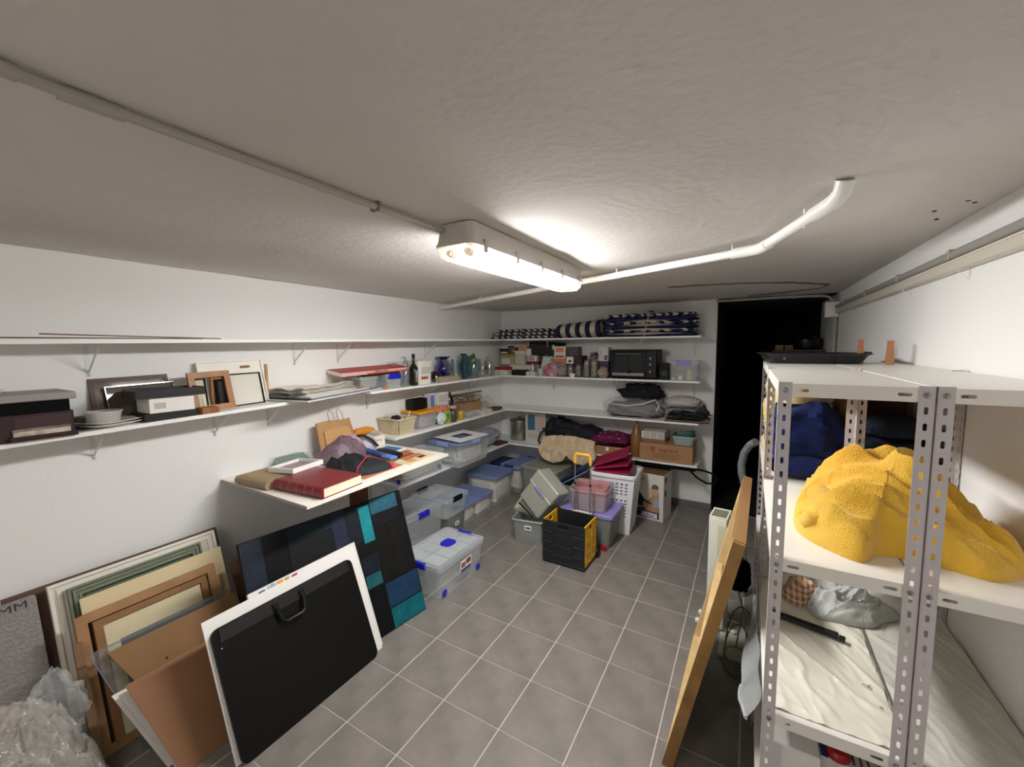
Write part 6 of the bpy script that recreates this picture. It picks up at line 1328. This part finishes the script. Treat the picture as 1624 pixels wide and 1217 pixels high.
def yh(x, y):
    return .035 + .175 * math.exp(-((x - .36) ** 2 / .030 + (y - 1.74) ** 2 / .055) ** 1.6) + .05 * math.exp(-((x - .56) ** 2 / .02 + (y - 1.72) ** 2 / .04)) + .05 * math.exp(-((x - .24) ** 2 + (y - 1.56) ** 2) / .004)
part('towel_body', heap(MB(), ol, yh, 6, .044, 8.6, -30, nr=60, na=220, fine=.05, edge=.010, stretch=2.6), terry_y, t, True)
# twisted corner falling towards the front lip and a rolled edge
q = MB(); pts = [(.21, 1.66, .115), (.235, 1.60, .105), (.255, 1.55, .075), (.27, 1.50, .045), (.285, 1.455, .02)]
q.tube(pts, [.032, .034, .030, .026, .020], 14); part('twisted_corner', q, terry_y, t, True)
q = MB(); q.tube([(.175, 1.57, .035), (.19, 1.555, .06), (.225, 1.56, .075), (.25, 1.575, .07)], [.022, .028, .028, .018], 12); part('rolled_edge', q, terry_y, t, True)
def towel_stack(label, x, y, z, w, d, n, th, mat, seed=0, name='folded_towel', rz=0):
    t = thing(name, label, 'towel', (x, y, z), rz)
    for k in range(n):
        part('towel_fold', lump(MB(), w * (1 - .03 * (k % 2)), d, th * 1.12, seed + k, .07, 4, 5, 2.6, 56, 20), mat, t, True, loc=(.004 * (k % 2), .004 * k, k * th))
    return t
t = thing('navy_towel', 'large heap of folded navy blue towels behind the yellow towel, aisle side', 'towel', (.232, 2.42, ZA))
part('towel_body', lump(MB(), .30, .42, .35, 150, .13, 2.2, 3.4, 2.2, 64, 32), terry_n, t, True)
part('rolled_edge', lump(MB(), .27, .16, .11, 152, .08, 3, 4, 2, 48, 20), terry_n, t, True, loc=(-.01, -.17, 0))
towel_stack('cream folded towels at the top left behind the navy ones', .20, 2.70, ZA, .25, .26, 4, .105, terry_c, 160)
solo('cream_towel', 'cream towel draped on the heap of navy towels under the rack top', 'towel', heap(MB(), [(.10, 2.36), (.2, 2.3), (.33, 2.42), (.36, 2.56), (.25, 2.6), (.11, 2.56)], lambda x, y: .05 + .04 * (1 - abs(x - .22) * 5), 4, .03, 14, 60), terry_c, (0, 0, ZA + .33), smooth=True)
solo('yellow_cloth', 'small bright yellow cloth tucked behind the aisle-side post', 'towel', lump(MB(), .09, .12, .1, 166, .1, 3), M('cloth_yellow_bright', 'e3c440', .9), (.125, 2.86, ZA + .15), smooth=True)
towel_stack('pile of dark navy folded towels on the wall-side shelf behind the yellow towel', .555, 2.40, ZA, .27, .40, 4, .068, M('terry_dark', '131a30', .95, bump=.6, bs=300), 170)
towel_stack('beige folded towel peeping out beside the dark navy pile', .43, 2.62, ZA + .0, .09, .3, 3, .11, M('terry_beige', 'a98a68', .95, bump=.6, bs=300), 175)
solo('printed_carton', 'dark brown printed carton at the back of the wall-side shelf', 'box', MB().box(-.11, .11, -.08, .08, 0, .34, .003), M('carton_dark_brown', '5c3826', .8, var=.4, vs=12), (.56, 2.75, ZA))  # mottled dark brown base colour
ZB_ = .7385
t = thing('plastic_sheet', 'creased white plastic sheet spread over the middle shelves of both nearest units', 'sheet', (0, 0, ZB_))
def sheet_patch(x0, x1, y0, y1, seed):
    q = MB(); nx, ny = 60, 90; g = [[], []]
    for s_ in (0, 1):
        for j in range(ny + 1):
            row = []
            for i in range(nx + 1):
                x = x0 + (x1 - x0) * i / nx; y = y0 + (y1 - y0) * j / ny
                w_ = fbm(x * 7 + seed, y * 5, seed, 3) * .6
                h = .0058 * max(0, 1 - abs(fbm(x * 7 + y * 5, y * 2.2 - x * 1.4 + seed, 2, 2)) * 7) + .0030 * max(0, 1 - abs(fbm(x * 13 + y * 5, y * 4, 5 + seed, 2)) * 7)
                row.append(q.v((x, y, .001 + h + (.0008 if s_ else 0))))
            g[s_].append(row)
    for s_ in (0, 1):
        for j in range(ny):
            for i in range(nx): q.f([g[s_][j][i], g[s_][j][i + 1], g[s_][j + 1][i + 1], g[s_][j + 1][i]])
    for j in range(ny):
        for i in (0, nx): q.f([g[0][j][i], g[0][j + 1][i], g[1][j + 1][i], g[1][j][i]])
    for i in range(nx):
        for j in (0, ny): q.f([g[0][j][i], g[0][j][i + 1], g[1][j][i + 1], g[1][j][i]])
    return q
psm = M('polythene_cream', 'dedaca', .28, var=.04, vs=12)
part('sheet_half', sheet_patch(.082, .400, 1.375, 2.15, 1), psm, t, True)
part('sheet_half', sheet_patch(.412, .688, 1.36, 2.15, 5), M('polythene_grey', 'cfcdc2', .28, var=.08, vs=9), t, True)
part('gap_shade', MB().box(.404, .411, 1.38, 2.14, .0012, .0075, .001), M('gap_shade_grey', '6a665c', .6), t)  # dark strip stands in for the shade in the gap between units
for (x, y, s_) in ((.36, 1.60, .012), (.43, 1.56, .016), (.44, 1.50, .010), (.375, 1.52, .006)):
    q = MB(); random.seed(int(x * 1000))
    for k in range(9): 
        a = random.uniform(0, 6.3); r_ = random.uniform(0, s_); q.at(Matrix.Translation((x + math.cos(a) * r_, y + math.sin(a) * r_, .0085)) @ Matrix.Rotation(a, 4, 'Z')); q.lathe([(.001, 0), (s_ * .25, .0003), (.001, .0008)], 6)
    part('rust_stain', q, M('stain_rust', '8a5f44', .7), t)
t = thing('sheet_overhang', 'translucent plastic film hanging over the aisle edge of the middle shelf', 'plastic wrap', (0, 0, 0))
q = MB(); lo = []
def drop_(y): return .09 + .05 * max(0, 1 - abs(y - 1.6) / .2) if y < 1.6 else max(.012, .14 - .32 * (y - 1.6))
def fx(y, v): return .066 - .052 * v ** 1.5 * min(1, drop_(y) / .12) - .004 * math.sin(y * 30)
for j in range(9):
    v = j / 8; Y_ = [1.40 + .6 * i / 24 for i in range(25)]
    lo.append([(fx(y, v), y, .7405 - drop_(y) * v) for y in Y_] + [(fx(y, v) - .0012, y, .7405 - drop_(y) * v) for y in Y_[::-1]])
q.loft(lo); part('film', q, M('film_frosted', 'c0c4c4', .25, alpha=.42), t, True)
part('hem', MB().tube([(fx(y, 1), y, .7405 - drop_(y)) for y in (1.40, 1.45, 1.5, 1.55, 1.6)], .006, 6), M('film_hem', 'c2c5c5', .35, alpha=.6), t, True)
t = thing('black_strip', 'black plastic strip lying across the middle shelf in front of the grey cloth', 'strip', (0, 0, ZB_ + .006))
a, b = Vector((.10, 1.865, .004)), Vector((.338, 1.815, .004))
d = (b - a).normalized(); s_ = Vector((-d.y, d.x, 0)); m = Matrix((d, s_, Vector((0, 0, 1)))).transposed().to_4x4(); m.translation = a
part('channel', MB().at(m).box(0, (b - a).length - .02, -.014, .014, 0, .016, .003), M('strip_black', '131518', .35), t)
part('end_lug', MB().at(m).box((b - a).length - .019, (b - a).length, -.017, .006, 0, .013, .002), MC['strip_black'], t)
part('top_rib', MB().at(m).box(.0, (b - a).length - .06, -.004, .004, .0162, .021, .001), MC['strip_black'], t)
gcl = M('cloth_grey', 'c0c2bd', .9, bump=.5, bs=250, var=.15, vs=7)
t = thing('grey_cloth', 'crumpled light grey cloth on the middle shelf of the nearest units', 'cloth', (0, 0, ZB_ + .006))
part('cloth_body', heap(MB(), [(.24, 1.99), (.27, 1.93), (.35, 1.93), (.44, 1.955), (.49, 2.02), (.545, 2.07), (.53, 2.12), (.43, 2.14), (.33, 2.14), (.26, 2.08)], blob_h([(.36, 2.03, .055, .05), (.45, 2.06, .03, .04), (.29, 2.02, .02, .03)], .012), 9, .022, 20, 40, nr=30, na=120), gcl, t, True)
chk = STRIPE('cloth_check_brown', 'dcc0a2', '8a5c46', 16, 'X', both=True)
t = thing('checked_cloth', 'brown and cream checked cloth lying left of the grey cloth', 'cloth', (0, 0, ZB_ + .006))
part('cloth_body', heap(MB(), [(.155, 2.04), (.19, 1.985), (.23, 1.98), (.27, 2.03), (.31, 2.06), (.30, 2.12), (.24, 2.14), (.18, 2.11)], blob_h([(.22, 2.06, .045, .04)], .012), 12, .02, 18, -30, nr=24, na=90), chk, t, True)
# things on the bottom shelves
carton('white carton with an open front flap on the lower shelf of the nearest aisle-side unit', (.16, 1.62, .2005, .13, .42, .40), 'e4e3e0')
t = carton('carton with columns of small print on the lower shelf beside the white one', (.30, 1.66, .2005, .14, .42, .38), 'c9c5bf', prints=(('t', .02, .14, .0, .25, '1f2a6a'),))
for k in range(6): part('print_line', MB().box(-.045 + .018 * k, -.039 + .018 * k, -.20, -.05 + .02 * (k % 2), .3815, .3821), M('ink_darkprint', '5a4648', .7), t)
lathe_thing('plastic_stopper', 'round red plastic stopper lying on the printed carton of the lower shelf', 'stopper', (.275, 1.47, .583), [(.001, 0), (.028, 0), (.03, .015), (.024, .024), (.001, .026)], M('cap_red', 'a00f18', .4))
solo('paper_flap', 'torn white cardboard flap in front of the white carton on the lower shelf', 'flap', MB().at(Matrix.Rotation(R(35), 4, 'X')).box(-.03, .055, -.001, .001, 0, .10), M('flap_white', 'e0dfdc', .6), (.20, 1.40, .45))
bpy.data.objects['paper_flap'].name = 'cardboard_flap'
bpy.data.objects['cardboard_flap'].location = (.20, 1.405, .2005)
# top of the racks
ZT = 1.7165
t = thing('roasting_tray', 'black shallow roasting tray on top of the far shelving units', 'tray', (.29, 2.92, ZT), 3)
part('tray_body', MB().loft([[(a * .88, b * .88, 0) for a, b in rr(.46, .46, .06, 5)], [(a, b, .045) for a, b in rr(.46, .46, .06, 5)], [(a, b, .052) for a, b in rr(.49, .49, .06, 5)], [(a, b, .055) for a, b in rr(.49, .49, .06, 5)], [(a, b, .05) for a, b in rr(.44, .44, .06, 5)], [(a * .86, b * .86, .006) for a, b in rr(.45, .45, .06, 5)]]), M('tray_black_metal', '0e0f11', .35), t, True)
part('handle', MB().tube([(.235, -.08, .05), (.262, -.07, .055), (.262, .07, .055), (.235, .08, .05)], .007, 8), black_m, t, True)
part('rivet', MB().at(Matrix.Translation((-.14, -.222, .03)) @ Matrix.Rotation(PI / 2, 4, 'X')).lathe([(.006, 0), (.004, .003), (.0005, .004)], 10), metal_m, t)
for k, (x, y, h_, wd_, lb) in enumerate(((.53, 3.45, .13, .03, 'short upright pine offcut on top of the far unit, nearer the dark opening'), (.60, 3.02, .12, .032, 'short upright pine offcut on top of the far unit, nearer the right wall'))):
    solo('pine_offcut', lb, 'offcut', MB().loft([[(-wd_ / 2, -.01, 0), (wd_ / 2, -.01, 0), (wd_ / 2, .01, 0), (-wd_ / 2, .01, 0)], [(-wd_ * .36, -.008, h_), (wd_ * .36, -.008, h_), (wd_ * .36, .008, h_), (-wd_ * .36, .008, h_)]]), M('offcut_pine', 'a9744e', .6), (x, min(y, 2.96 - .25 * k), ZT))
# dim shelf inside the dark opening
t = thing('dim_shelf_unit', 'dim wooden shelf far inside the dark opening', 'shelf', (.42, 5.6, 1.76))
part('board', MB().box(-.20, .27, -.12, .12, -.02, 0, .002), M('board_dim', '4a3b30', .7), t)
for x in (-.15, .22): part('leg', MB().box(x - .015, x + .015, -.1, .1, -1.76, -.0205), M('leg_dim', '2a241f', .8), t)
for k, (x, h_, lb) in enumerate(((-.14, .05, 'small tan carton at the left of the dim shelf'), (-.05, .05, 'small brown carton second from the left on the dim shelf'))):
    carton(lb, (.42 + x, 5.58, 1.7605, .075, .1, h_), '8a6e50' if k == 0 else '7a5c44')
solo('dark_pot', 'rounded dark pan on the dim shelf in the opening', 'pan', MB().lathe([(.001, 0), (.08, 0), (.11, .05), (.11, .11), (.06, .15), (.001, .16)], 20), M('pan_dark', '16171a', .3), (.54, 5.6, 1.7605), smooth=True)
bpy.data.objects['dark_pot'].name = 'dark_pan'
# added fill light behind the camera, built like the lamp in view
luminaire(-.9, -1.35, -.45, 'added fill light built as a fluorescent batten, unseen behind the camera', M('diffuser_fill', 'fffaf6', .4, emit=FILL_LAMP), MC['diffuser_clear'])
bpy.context.view_layer.update()
